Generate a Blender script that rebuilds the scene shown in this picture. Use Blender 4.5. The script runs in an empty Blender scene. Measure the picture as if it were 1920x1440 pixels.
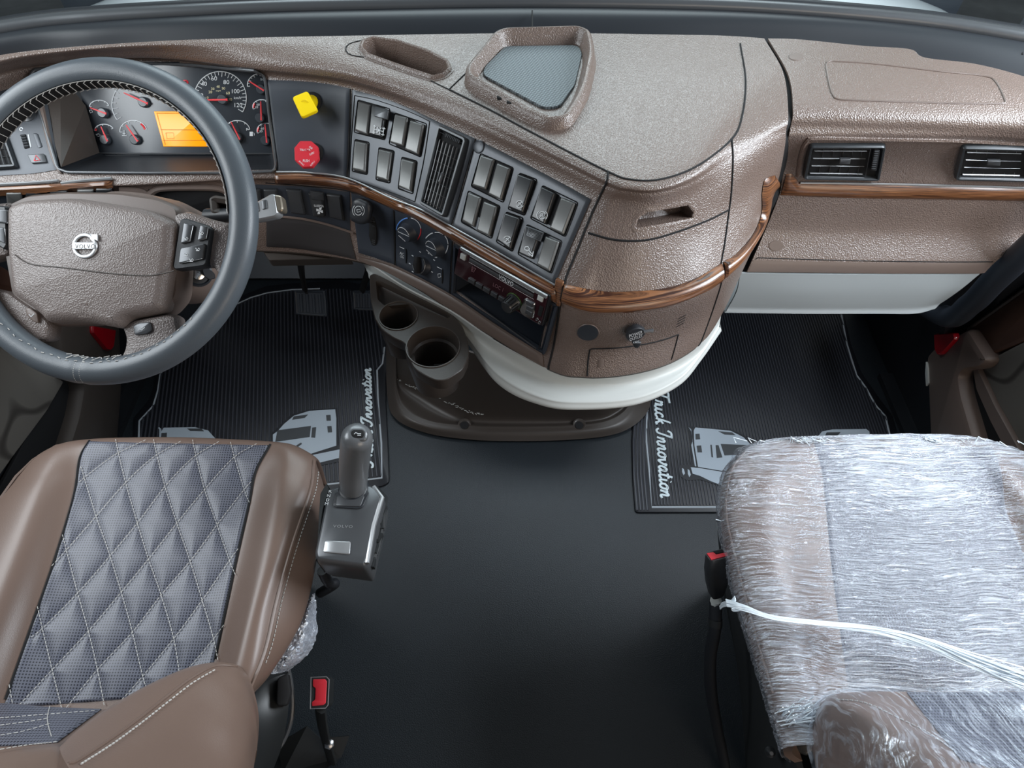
import bpy, bmesh, math, random
from math import sin, cos, pi, radians
from mathutils import Vector, Matrix
from mathutils.bvhtree import BVHTree
from mathutils.geometry import tessellate_polygon
random.seed(4)
SC = bpy.context.scene; COL = SC.collection
# ---------------------------------------------------------------- camera
PITCH = radians(53); F = 1250.0; H = 1.65
FW = Vector((0, cos(PITCH), -sin(PITCH))); UP = Vector((0, sin(PITCH), cos(PITCH))); RT = Vector((1, 0, 0))
EYE = Vector((0, 0, H))
cd = bpy.data.cameras.new('camera'); cd.sensor_width = 36; cd.lens = 36 * F / 1920; cd.clip_start = .02
cam = bpy.data.objects.new('camera', cd); COL.objects.link(cam)
cam.location = EYE; cam.rotation_euler = (pi / 2 - PITCH, 0, 0); SC.camera = cam
# ---------------------------------------------------------------- light
SC.view_settings.view_transform = 'Standard'; SC.view_settings.look = 'None'
SC.view_settings.gamma = 1; SC.view_settings.use_curve_mapping = False
SC.view_settings.exposure = 0.0
w = bpy.data.worlds.new('world'); SC.world = w; w.use_nodes = True
nt = w.node_tree; bg = nt.nodes['Background']
sky = nt.nodes.new('ShaderNodeTexSky'); sky.sky_type = 'HOSEK_WILKIE'; sky.turbidity = 6; sky.ground_albedo = .5
sky.sun_direction = (.3, .5, .8)
hsv = nt.nodes.new('ShaderNodeHueSaturation'); hsv.inputs['Saturation'].default_value = .35
nt.links.new(sky.outputs[0], hsv.inputs['Color']); nt.links.new(hsv.outputs[0], bg.inputs[0])
bg.inputs[1].default_value = .70
def area(name, loc, look, sx, sy, power, color):
    l = bpy.data.lights.new(name, 'AREA'); l.shape = 'RECTANGLE'; l.size = sx; l.size_y = sy; l.energy = power; l.color = color
    o = bpy.data.objects.new(name, l); COL.objects.link(o); o.location = loc
    o.rotation_euler = (Vector(look) - Vector(loc)).to_track_quat('-Z', 'Y').to_euler(); return o
area('windshield_daylight', (0, 2.05, 1.95), (0, .8, .7), 2.0, .8, 31, (.84, .93, 1))
area('right_window_daylight', (1.35, .75, 1.55), (.3, .7, .7), .9, .6, 34, (.86, .93, 1))
area('warm_light_from_the_sleeper_side', (1.05, -1.0, 1.35), (.45, 1.0, .85), 1.0, .8, 9, (1, .82, .64))
area('left_window_daylight', (-1.35, .75, 1.55), (-.4, .7, .7), .9, .6, 15, (.9, .96, 1))
# ---------------------------------------------------------------- pixel geometry
def ray(p): return (RT * (p[0] - 960) + UP * (720 - p[1]) + FW * F)
def Pz(p, z): d = ray(p); return EYE + d * ((z - H) / d.z)
def Py(p, y): d = ray(p); return EYE + d * (y / d.y)
def Px(p, x): d = ray(p); return EYE + d * (x / d.x)
def proj(v):
    v = Vector(v) - EYE; d = v.dot(FW); return (960 + F * v.dot(RT) / d, 720 - F * v.dot(UP) / d)
class Plane:
    def __init__(s, o, n): s.o = Vector(o); s.n = Vector(n).normalized(); s.n = -s.n if s.n.dot(EYE - s.o) < 0 else s.n
    def hit(s, p): d = ray(p); return EYE + d * ((s.o - EYE).dot(s.n) / d.dot(s.n)), s.n.copy()
    def off(s, h): return Plane(s.o + s.n * h, s.n)
def plane3(a, b, c): return Plane(a, (b - a).cross(c - a))
class Surf:
    def __init__(s, vs, fs): s.b = BVHTree.FromPolygons(vs, fs); s.last = None
    def hit(s, p):
        d = ray(p).normalized(); h = s.b.ray_cast(EYE, d)
        if h[0] is None:
            h = s.b.find_nearest(EYE + d * ((s.last - EYE).length if s.last else 1.1))
        n = h[1].normalized(); n = -n if n.dot(EYE - h[0]) < 0 else n
        s.last = h[0]; return h[0].copy(), n
# ---------------------------------------------------------------- objects
def mesh(name, vs, fs, m, parent=None, smooth=True, mats=None, zone=None, angle=40):
    """links ONE mesh object; its origin is the middle of its underside"""
    vs = [Vector(v) for v in vs]
    lo = Vector([min(v[i] for v in vs) for i in range(3)]); hi = Vector([max(v[i] for v in vs) for i in range(3)])
    org = Vector(((lo.x + hi.x) / 2, (lo.y + hi.y) / 2, lo.z))
    me = bpy.data.meshes.new(name); me.from_pydata([v - org for v in vs], [], fs)
    for k in (mats or [m]): me.materials.append(k)
    if zone:
        for i, p in enumerate(me.polygons): p.material_index = zone[i]
    bm = bmesh.new(); bm.from_mesh(me); bmesh.ops.recalc_face_normals(bm, faces=bm.faces); bm.to_mesh(me); bm.free()
    if smooth:
        me.polygons.foreach_set('use_smooth', [True] * len(me.polygons))
        try: me.set_sharp_from_angle(angle=radians(angle))
        except Exception: pass
    o = bpy.data.objects.new(name, me); COL.objects.link(o); o.location = org
    if parent: o.parent = parent; o.location = org - wloc(parent)
    return o
def wloc(o):
    l = Vector(o.location)
    while o.parent: o = o.parent; l += Vector(o.location)
    return l
def tag(o, label, cat, group=None, kind=None):
    if label: o['label'] = label
    if cat: o['category'] = cat
    if group: o['group'] = group
    if kind: o['kind'] = kind
    return o
def thing(name, label, cat, loc, group=None):
    o = bpy.data.objects.new(name, None); COL.objects.link(o); o.location = loc; o.empty_display_size = .05
    return tag(o, label, cat, group)
def structure(o, label=None, cat=None): return tag(o, label, cat, kind='structure')
class MB:
    """collects shapes that form one mesh"""
    def __init__(s): s.v = []; s.f = []; s.z = []
    def add(s, vs, fs, zone=0):
        n = len(s.v); s.v += [Vector(v) for v in vs]; s.f += [[i + n for i in f] for f in fs]; s.z += [zone] * len(fs); return s
    def box(s, c, d, m=None, zone=0):
        vs = [Vector((x * d[0] / 2, y * d[1] / 2, z * d[2] / 2)) for x in (-1, 1) for y in (-1, 1) for z in (-1, 1)]
        if m: vs = [m @ v for v in vs]
        return s.add([v + Vector(c) for v in vs], [(0, 1, 3, 2), (4, 6, 7, 5), (0, 4, 5, 1), (2, 3, 7, 6), (0, 2, 6, 4), (1, 5, 7, 3)], zone)
    def tube(s, pts, r, n=8, closed=False, zone=0, up=None, flat=1.0):
        pts = [Vector(p) for p in pts]; N = len(pts)
        if N < 2: return s
        R = r if isinstance(r, (list, tuple)) else [r] * N
        vs = []; ref = Vector(up) if up else None
        for i, p in enumerate(pts):
            t = (pts[(i + 1) % N] - pts[i - 1]) if closed else (pts[min(i + 1, N - 1)] - pts[max(i - 1, 0)])
            if t.length < 1e-9: t = Vector((0, 0, 1))
            t.normalize()
            if ref is None: ref = t.orthogonal()
            a = t.cross(ref); a = a.normalized() if a.length > 1e-6 else t.orthogonal().normalized()
            b = a.cross(t).normalized()
            if up is None: ref = b
            for k in range(n):
                th = 2 * pi * k / n; vs.append(p + a * cos(th) * R[i] + b * sin(th) * R[i] * flat)
        fs = [(i * n + k, i * n + (k + 1) % n, ((i + 1) % N) * n + (k + 1) % n, ((i + 1) % N) * n + k) for i in range(N if closed else N - 1) for k in range(n)]
        if not closed: fs += [tuple(range(n))[::-1], tuple((N - 1) * n + k for k in range(n))]
        return s.add(vs, fs, zone)
    def lathe(s, c, ax, prof, n=28, zone=0, cap=True):
        """prof = [(radius, height along ax)]"""
        c = Vector(c); ax = Vector(ax).normalized(); a = ax.orthogonal().normalized(); b = ax.cross(a); vs = []
        for r, h in prof:
            for k in range(n): th = 2 * pi * k / n; vs.append(c + ax * h + (a * cos(th) + b * sin(th)) * max(r, 1e-5))
        fs = [(i * n + k, i * n + (k + 1) % n, (i + 1) * n + (k + 1) % n, (i + 1) * n + k) for i in range(len(prof) - 1) for k in range(n)]
        if cap and prof[0][0] > 1e-4: fs.append(tuple(range(n))[::-1])
        if cap and prof[-1][0] > 1e-4: fs.append(tuple((len(prof) - 1) * n + k for k in range(n)))
        return s.add(vs, fs, zone)
    def build(s, name, m, parent=None, smooth=True, mats=None, angle=40): return mesh(name, s.v, s.f, m, parent, smooth, mats, s.z if mats else None, angle)
def cr(p, t):
    """Catmull-Rom through the list p at t in 0..1"""
    n = len(p) - 1; x = min(max(t, 0), 1) * n; i = min(int(x), n - 1); u = x - i
    a, b = p[i], p[i + 1]; z = p[i - 1] if i else a * 2 - b; c = p[i + 2] if i + 2 <= n else b * 2 - a
    return (b * 2 * 0 + a * 2 + (b - z) * u + (z * 2 - a * 5 + b * 4 - c) * u * u + (a * 3 - z - b * 3 + c) * u * u * u) * .5
def curve(pts, n): return [cr([Vector(p) for p in pts], i / (n - 1)) for i in range(n)]
def arclen(pts, n):
    """resample a polyline evenly"""
    pts = [Vector(p) for p in pts]; L = [0]
    for a, b in zip(pts, pts[1:]): L.append(L[-1] + (b - a).length)
    out = []; j = 0
    for i in range(n):
        s = L[-1] * i / (n - 1)
        while j < len(L) - 2 and L[j + 1] < s: j += 1
        u = (s - L[j]) / max(L[j + 1] - L[j], 1e-9); out.append(pts[j].lerp(pts[j + 1], min(u, 1)))
    return out
def spline(pts, n): return arclen(curve(pts, max(n * 2, len(pts) * 12)), n)
def V2(p): return Vector((p[0], p[1], 0))
def grid(rows, nu, nv):
    """rows of control points (all the same length) -> smooth grid"""
    R = [curve(r, nu) for r in rows]
    cols = [curve([r[i] for r in R], nv) for i in range(nu)]
    vs = [cols[i][j] for j in range(nv) for i in range(nu)]
    return vs, [(j * nu + i, j * nu + i + 1, (j + 1) * nu + i + 1, (j + 1) * nu + i) for j in range(nv - 1) for i in range(nu - 1)]
def inpoly(p, q):
    c = False; n = len(q)
    for i in range(n):
        a, b = q[i], q[i - 1]
        if (a[1] > p[1]) != (b[1] > p[1]) and p[0] < (b[0] - a[0]) * (p[1] - a[1]) / (b[1] - a[1]) + a[0]: c = not c
    return c
def vnormals(vs, fs):
    me = bpy.data.meshes.new('t'); me.from_pydata(vs, [], fs); bm = bmesh.new(); bm.from_mesh(me); bm.normal_update(); n = [v.normal.copy() for v in bm.verts]; bm.free(); bpy.data.meshes.remove(me); return n
def solid(vs, fs, t, nrm=None):
    """give a sheet thickness t, away from the eye side"""
    me = bpy.data.meshes.new('t'); me.from_pydata(vs, [], fs); bm = bmesh.new(); bm.from_mesh(me)
    bmesh.ops.recalc_face_normals(bm, faces=bm.faces); bm.verts.ensure_lookup_table(); bm.normal_update()
    n = nrm or [v.normal.copy() for v in bm.verts]
    s = sum((1 if n[i].dot(EYE - bm.verts[i].co) > 0 else -1) for i in range(0, len(n), 7))
    sg = 1 if s > 0 else -1; N = len(vs)
    out = [Vector(v) for v in vs] + [Vector(v) - n[i] * sg * t for i, v in enumerate(vs)]
    F2 = [tuple(f) for f in fs] + [tuple(i + N for i in reversed(f)) for f in fs]
    for e in bm.edges:
        if len(e.link_faces) == 1: a, b = e.verts[0].index, e.verts[1].index; F2.append((a, b, b + N, a + N))
    bm.free(); bpy.data.meshes.remove(me); return out, F2
def rnd(poly, r, seg=5):
    """round the corners of a 2-D polygon"""
    out = []; n = len(poly)
    for i in range(n):
        p, a, b = Vector(poly[i]), Vector(poly[i - 1]), Vector(poly[(i + 1) % n])
        ri = r[i] if isinstance(r, (list, tuple)) else r
        la, lb = (a - p).length, (b - p).length; k = min(ri, la * .48, lb * .48)
        if k < 1e-6: out.append(p); continue
        s, e = p + (a - p) * (k / la), p + (b - p) * (k / lb)
        for j in range(seg + 1): t = j / seg; out.append(s * (1 - t) ** 2 + p * 2 * t * (1 - t) + e * t * t)
    return out
def inset(poly, d):
    n = len(poly); A = sum(poly[i - 1].x * poly[i].y - poly[i].x * poly[i - 1].y for i in range(n)); s = 1 if A > 0 else -1; out = []
    for i in range(n):
        a, p, b = poly[i - 1], poly[i], poly[(i + 1) % n]; e1 = p - a; e2 = b - p
        if e1.length < 1e-9: e1 = e2
        if e2.length < 1e-9: e2 = e1
        n1 = Vector((-e1.y, e1.x)).normalized(); n2 = Vector((-e2.y, e2.x)).normalized(); m = n1 + n2
        m = m.normalized() if m.length > 1e-6 else n1; k = 1 / max(m.dot(n1), .5); out.append(p + m * d * k * s)
    return out
class Frame:
    def __init__(s, o, n, x): s.o = Vector(o); s.n = Vector(n).normalized(); x = Vector(x); s.x = (x - s.n * x.dot(s.n)).normalized(); s.y = s.n.cross(s.x)
    def to(s, p): d = Vector(p) - s.o; return Vector((d.dot(s.x), d.dot(s.y)))
    def at(s, u, v, h=0): return s.o + s.x * u + s.y * v + s.n * h
def frame_of(surf, pxs):
    hs = [surf.hit(p) for p in pxs]; c = sum((h[0] for h in hs), Vector()) / len(hs)
    n = Vector()
    for i in range(len(hs)): n += (hs[i][0] - c).cross(hs[(i + 1) % len(hs)][0] - c)
    n.normalize(); n = -n if n.dot(EYE - c) < 0 else n
    return Frame(c, n, hs[1][0] - hs[0][0]), [h[0] for h in hs]
def pad_mb(surf, pxs, prof, r=.002, cap=True, seg=5, loop=False, hf=None, mb=None, zones=None, tilt=None, conf=False):
    """a rounded plate standing on the surface: prof = [(inset, height)...]"""
    fr, pts = frame_of(surf, pxs); q = rnd([fr.to(p) for p in pts], r, seg); n = len(q); vs = []; mb = mb or MB()
    for ins, h in prof:
        for k, p in enumerate(inset(q, ins) if ins else q):
            hh = h if hf is None else hf(p, h)
            if tilt: hh += tilt[0] * p.x + tilt[1] * p.y if h > 0 else 0
            if conf: vs.append(surf.b.find_nearest(fr.at(p.x, p.y, 0))[0] + fr.n * hh)
            else: vs.append(fr.at(p.x, p.y, hh))
    base = len(mb.v); mb.v += vs; m = len(prof)
    for i in range(m if loop else m - 1):
        j = (i + 1) % m
        for k in range(n): mb.f.append([base + i * n + k, base + i * n + (k + 1) % n, base + j * n + (k + 1) % n, base + j * n + k]); mb.z.append(zones[i] if zones else 0)
    if cap:
        last = [vs[(m - 1) * n + k] for k in range(n)]
        for t in tessellate_polygon([[fr.to(p).to_3d() for p in last]]): mb.f.append([base + (m - 1) * n + i for i in t]); mb.z.append(zones[-1] if zones else 0)
    mb.fr = fr; return mb
def pad(name, surf, pxs, m, parent=None, h=.004, bev=.0015, r=.002, prof=None, **k):
    prof = prof or [(0, -.002), (0, h - bev), (bev * .35, h - bev * .35), (bev, h)]
    ang = k.pop('angle', 40); mats = k.pop('mats', None)
    return pad_mb(surf, pxs, prof, r, **k).build(name, m, parent, mats=mats, angle=ang)
def sheet(name, surf, top, bot, m, parent=None, h=.003, nu=60, nv=12, prof=None, skirt=.006, spl=True):
    """curved plate lying on the surface between two edge lines"""
    T = spline([V2(p) for p in top], nu) if spl else arclen([V2(p) for p in top], nu)
    B = spline([V2(p) for p in bot], nu) if spl else arclen([V2(p) for p in bot], nu); G = []
    for j in range(nv):
        t = j / (nv - 1); row = []
        for i in range(nu):
            p, n = surf.hit(T[i].lerp(B[i], t)[:2]); e = 1.0 if (0 < i < nu - 1 and 0 < j < nv - 1) else .45
            row.append(p + n * ((prof(t) if prof else h) * e))
        G.append(row)
    vs = [p for r_ in G for p in r_]; fs = [(j * nu + i, j * nu + i + 1, (j + 1) * nu + i + 1, (j + 1) * nu + i) for j in range(nv - 1) for i in range(nu - 1)]
    vs, fs = solid(vs, fs, skirt); return mesh(name, vs, fs, m, parent)
def on(surf, pxs, h=0, n=None, spl=True):
    q = (spline([V2(p) for p in pxs], n) if spl else arclen([V2(p) for p in pxs], n)) if n else [V2(p) for p in pxs]
    out = []
    for p in q: a, b = surf.hit(p[:2]); out.append(a + b * h)
    return out
def seam(name, surf, pxs, m, parent, r=.0016, n=60, h=0): return MB().tube(on(surf, pxs, h, n), r, 6).build(name, m, parent)
def text_geo(s, shear=0, bold=0.0, space=1.0):
    c = bpy.data.curves.new('t', 'FONT'); c.body = s; c.shear = shear; c.offset = bold; c.space_character = space; c.resolution_u = 3
    o = bpy.data.objects.new('t', c); COL.objects.link(o); dg = bpy.context.evaluated_depsgraph_get(); dg.update()
    me = o.evaluated_get(dg).to_mesh(); vs = [v.co.copy() for v in me.vertices]; fs = [tuple(p.vertices) for p in me.polygons]
    o.evaluated_get(dg).to_mesh_clear(); bpy.data.objects.remove(o); bpy.data.curves.remove(c); return vs, fs
def text(mb, surf, s, bl, br, tl, h=.0006, **k):
    """letters between three pixel corners: bottom-left, bottom-right, top-left"""
    vs, fs = text_geo(s, **k)
    if not vs: return mb
    x0, x1 = min(v.x for v in vs), max(v.x for v in vs); y0, y1 = min(v.y for v in vs), max(v.y for v in vs)
    o, n = surf.hit(bl); a = surf.hit(br)[0] - o; b = surf.hit(tl)[0] - o
    return mb.add([o + a * ((v.x - x0) / (x1 - x0)) + b * ((v.y - y0) / (y1 - y0)) + n * h for v in vs], fs)
def strokes(mb, surf, lines, wpx_m=.0008, h=.0006, n=4, flat=.4):
    for l in lines:
        pts = on(surf, l, h); nn = surf.hit(l[0])[1]; mb.tube(pts, wpx_m, n, up=nn, flat=flat)
    return mb
def fpoly(mb, surf, px, h, thick=.0008):
    """thin flat figure, e.g. a printed or moulded shape"""
    pts = [surf.hit(p) for p in px]; n = pts[0][1]; q = [p[0] + n * h for p in pts]; N = len(q)
    fr = Frame(q[0], n, q[1] - q[0]); T = tessellate_polygon([[fr.to(p).to_3d() for p in q]])
    vs = q + [p - n * thick for p in q]; fs = [tuple(t) for t in T] + [tuple(i + N for i in reversed(t)) for t in T] + [(i, (i + 1) % N, (i + 1) % N + N, i + N) for i in range(N)]
    return mb.add(vs, fs)
def ell(cx, cy, rx, ry, n=24, a0=0, a1=360, rot=0):
    out = []; c, s = cos(radians(rot)), sin(radians(rot))
    for i in range(n + (0 if a1 - a0 == 360 else 1)):
        a = radians(a0 + (a1 - a0) * i / n); x, y = rx * cos(a), -ry * sin(a); out.append((cx + x * c - y * s, cy + x * s + y * c))
    return out
# ---------------------------------------------------------------- materials
def mat(name, col, rough=.5, metal=0, bump=None, coat=0, spec=.5, emit=0, alpha=1, trans=0, var=0):
    """bump = (kind, scale, strength, distance)"""
    m = bpy.data.materials.new(name); m.use_nodes = True; nt = m.node_tree; b = nt.nodes['Principled BSDF']; L = nt.links
    b.inputs['Base Color'].default_value = (*col, 1); b.inputs['Roughness'].default_value = rough; b.inputs['Metallic'].default_value = metal
    b.inputs['Coat Weight'].default_value = coat; b.inputs['Coat Roughness'].default_value = .25; b.inputs['Specular IOR Level'].default_value = spec
    if emit: b.inputs['Emission Color'].default_value = (*col, 1); b.inputs['Emission Strength'].default_value = emit
    if trans: b.inputs['Transmission Weight'].default_value = trans
    b.inputs['Alpha'].default_value = alpha
    tc = nt.nodes.new('ShaderNodeTexCoord')
    if var:
        no = nt.nodes.new('ShaderNodeTexNoise'); no.inputs['Scale'].default_value = 6; L.new(tc.outputs['Object'], no.inputs['Vector'])
        mx = nt.nodes.new('ShaderNodeMix'); mx.data_type = 'RGBA'; L.new(no.outputs[0], mx.inputs[0])
        mx.inputs[6].default_value = (*[c * (1 - var) for c in col], 1); mx.inputs[7].default_value = (*[min(c * (1 + var), 1) for c in col], 1)
        L.new(mx.outputs[2], b.inputs['Base Color'])
    if bump:
        kind, sc, st, dist = bump
        if kind == 'leather':
            t = nt.nodes.new('ShaderNodeTexVoronoi'); t.feature = 'SMOOTH_F1'; t.inputs['Scale'].default_value = sc; t.inputs['Smoothness'].default_value = .35
            L.new(tc.outputs['Object'], t.inputs['Vector']); out = t.outputs['Distance']
        elif kind == 'noise':
            t = nt.nodes.new('ShaderNodeTexNoise'); t.inputs['Scale'].default_value = sc; t.inputs['Detail'].default_value = 3
            L.new(tc.outputs['Object'], t.inputs['Vector']); out = t.outputs[0]
        bp = nt.nodes.new('ShaderNodeBump'); bp.inputs['Strength'].default_value = st; bp.inputs['Distance'].default_value = dist
        L.new(out, bp.inputs['Height']); L.new(bp.outputs[0], b.inputs['Normal'])
    return m
def tint(m, fn):
    """let fn(node_tree, bsdf, texture coordinate node) extend a material"""
    nt = m.node_tree; fn(nt, nt.nodes['Principled BSDF'], [n for n in nt.nodes if n.type == 'TEX_COORD'][0]); return m
M = {}
M['taupe'] = mat('taupe_grained_plastic', (.165, .120, .100), .33, bump=('leather', 430, .75, .0013), coat=.3, spec=.8)
M['taupe_smooth'] = mat('taupe_smooth_plastic', (.150, .112, .095), .40, bump=('noise', 500, .2, .0005))
M['brown'] = mat('dark_brown_plastic', (.052, .042, .036), .40, bump=('noise', 400, .25, .0006))
M['black'] = mat('black_satin_plastic', (.022, .025, .030), .42, bump=('noise', 700, .15, .0004))
M['slate'] = mat('dark_slate_plastic', (.030, .037, .050), .45, bump=('noise', 700, .15, .0004))
M['gap'] = mat('black_gap', (.004, .004, .005), .8)
M['panel'] = mat('grey_metallic_panel', (.062, .068, .078), .34, metal=.3, bump=('noise', 900, .15, .0004))
M['switch'] = mat('grey_rocker_plastic', (.17, .172, .168), .32, metal=.3, bump=('noise', 1200, .15, .0003))
M['darkswitch'] = mat('dark_rocker_plastic', (.03, .032, .035), .3, coat=.2)
M['white'] = mat('white_print', (.75, .78, .8), .5)
M['cream'] = mat('cream_print', (.75, .68, .42), .5)
M['chrome'] = mat('chrome', (.7, .7, .7), .18, metal=1)
M['silver'] = mat('satin_silver', (.42, .43, .44), .3, metal=.6)
M['graphite'] = mat('graphite_satin', (.10, .105, .112), .32, metal=.4, bump=('noise', 900, .1, .0003))
M['red'] = mat('red_plastic', (.62, .03, .045), .35)
M['needle'] = mat('red_needle', (.85, .04, .05), .4)
M['yellow'] = mat('yellow_plastic', (.95, .68, .0), .4)
M['reflector'] = mat('red_reflector', (.30, .0, .006), .12, coat=.6)
M['blue'] = mat('blue_print', (.12, .3, .75), .5)
M['orange'] = mat('amber_display', (.95, .33, .0), .3, emit=.55)
M['line'] = mat('display_line', (.35, .10, .0), .5)
M['gauge'] = mat('gauge_face', (.045, .052, .062), .22, coat=.3)
M['rim'] = mat('grey_leather', (.085, .10, .115), .40, bump=('leather', 900, .2, .0005), coat=.08)
M['hub'] = mat('taupe_airbag_cover', (.205, .170, .157), .36, bump=('leather', 480, .6, .0012), coat=.1)
M['thread'] = mat('pale_thread', (.55, .53, .50), .7)
M['rubber'] = mat('black_rubber', (.012, .014, .018), .5, bump=('noise', 500, .2, .0006))
M['mat'] = mat('black_mat_rubber', (.010, .011, .015), .42)
M['rib'] = mat('rubber_rib', (.040, .043, .054), .42)
M['border'] = mat('grey_border', (.38, .42, .46), .5)
M['print'] = mat('pale_blue_grey_print', (.40, .46, .52), .5, var=.12)
M['winprint'] = mat('dark_window_print', (.045, .05, .055), .5)
M['grip'] = mat('grey_grip_plastic', (.15, .157, .165), .30, metal=.25, bump=('noise', 900, .15, .0003))
M['cup'] = mat('dark_brown_cup', (.075, .062, .054), .38)
M['ventframe'] = mat('black_vent_frame', (.045, .05, .055), .3, metal=.3)
M['knee'] = mat('dark_knee_plastic', (.038, .035, .036), .45)
M['letter'] = mat('white_letter_print', (.72, .82, .86), .5)
M['floor'] = mat('black_vinyl_floor', (.0125, .0175, .0225), .46, bump=('leather', 420, .5, .0010), var=.2)
M['ledge'] = mat('pale_grey_plastic', (.58, .60, .58), .45, bump=('noise', 600, .1, .0003))
M['lowgrey'] = mat('cool_grey_plastic', (.34, .37, .38), .5, bump=('noise', 600, .1, .0004))
M['meshmat'] = mat('grey_ribbed_mat', (.12, .145, .155), .6)
M['seatbrown'] = mat('brown_leather', (.175, .118, .094), .38, bump=('leather', 700, .15, .0005), coat=.1, var=.06)
M['seatblack'] = mat('dark_frame_plastic', (.02, .022, .023), .4)
M['suede'] = mat('grey_suede', (.17, .155, .135), .9)
M['metalbolt'] = mat('steel', (.35, .36, .37), .3, metal=1)
M['paint'] = mat('white_paint', (.8, .85, .88), .2, coat=.5)
M['ground'] = mat('grey_concrete', (.25, .26, .26), .9, var=.25)
def wood_fn(nt, b, tc):
    L = nt.links; mp = nt.nodes.new('ShaderNodeMapping'); mp.inputs['Scale'].default_value = (3, 3, 260); L.new(tc.outputs['Object'], mp.inputs[0])
    no = nt.nodes.new('ShaderNodeTexNoise'); no.inputs['Scale'].default_value = 5; no.inputs['Detail'].default_value = 6; no.inputs['Distortion'].default_value = .6; L.new(mp.outputs[0], no.inputs['Vector'])
    r = nt.nodes.new('ShaderNodeValToRGB'); r.color_ramp.elements[0].position = .42; r.color_ramp.elements[0].color = (.045, .016, .009, 1)
    r.color_ramp.elements[1].position = .58; r.color_ramp.elements[1].color = (.27, .115, .048, 1); L.new(no.outputs[0], r.inputs[0]); L.new(r.outputs[0], b.inputs['Base Color'])
M['wood'] = tint(mat('walnut_veneer', (.12, .05, .025), .28, coat=.6), wood_fn)
M['wooddark'] = mat('dark_door_veneer', (.075, .036, .024), .4, coat=.2)
def diamond_fn(nt, b, tc):
    # perforated grey leather: tiny dark holes
    L = nt.links; v = nt.nodes.new('ShaderNodeTexVoronoi'); v.voronoi_dimensions = '2D'; v.inputs['Scale'].default_value = 230; v.inputs['Randomness'].default_value = 0
    L.new(tc.outputs['Object'], v.inputs['Vector'])
    r = nt.nodes.new('ShaderNodeValToRGB'); r.color_ramp.elements[0].position = .22; r.color_ramp.elements[0].color = (.01, .012, .02, 1)
    r.color_ramp.elements[1].position = .34; r.color_ramp.elements[1].color = (.125, .130, .165, 1); L.new(v.outputs['Distance'], r.inputs[0]); L.new(r.outputs[0], b.inputs['Base Color'])
M['quilt'] = tint(mat('perforated_grey_leather', (.1, .1, .12), .42, coat=.1), diamond_fn)
def meshmat_fn(nt, b, tc):
    L = nt.links; mp = nt.nodes.new('ShaderNodeMapping'); mp.inputs['Rotation'].default_value = (0, 0, .5); L.new(tc.outputs['Object'], mp.inputs[0])
    v = nt.nodes.new('ShaderNodeTexVoronoi'); v.voronoi_dimensions = '2D'; v.distance = 'CHEBYCHEV'; v.inputs['Scale'].default_value = 210; v.inputs['Randomness'].default_value = 0; L.new(mp.outputs[0], v.inputs['Vector'])
    r = nt.nodes.new('ShaderNodeValToRGB'); r.color_ramp.elements[0].position = .3; r.color_ramp.elements[0].color = (.17, .20, .215, 1)
    r.color_ramp.elements[1].position = .48; r.color_ramp.elements[1].color = (.03, .04, .045, 1); L.new(v.outputs['Distance'], r.inputs[0]); L.new(r.outputs[0], b.inputs['Base Color'])
tint(M['meshmat'], meshmat_fn)
def suede_fn(nt, b, tc):
    L = nt.links; w_ = nt.nodes.new('ShaderNodeTexWave'); w_.inputs['Scale'].default_value = 4.5; w_.inputs['Distortion'].default_value = 9; w_.inputs['Detail'].default_value = 1; w_.inputs['Detail Scale'].default_value = .8
    L.new(tc.outputs['Object'], w_.inputs['Vector']); r = nt.nodes.new('ShaderNodeValToRGB'); r.color_ramp.elements[0].position = .0; r.color_ramp.elements[0].color = (.06, .052, .045, 1)
    r.color_ramp.elements[1].position = .04; r.color_ramp.elements[1].color = (.17, .155, .135, 1); L.new(w_.outputs[0], r.inputs[0]); L.new(r.outputs[0], b.inputs['Base Color'])
tint(M['suede'], suede_fn)
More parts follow.
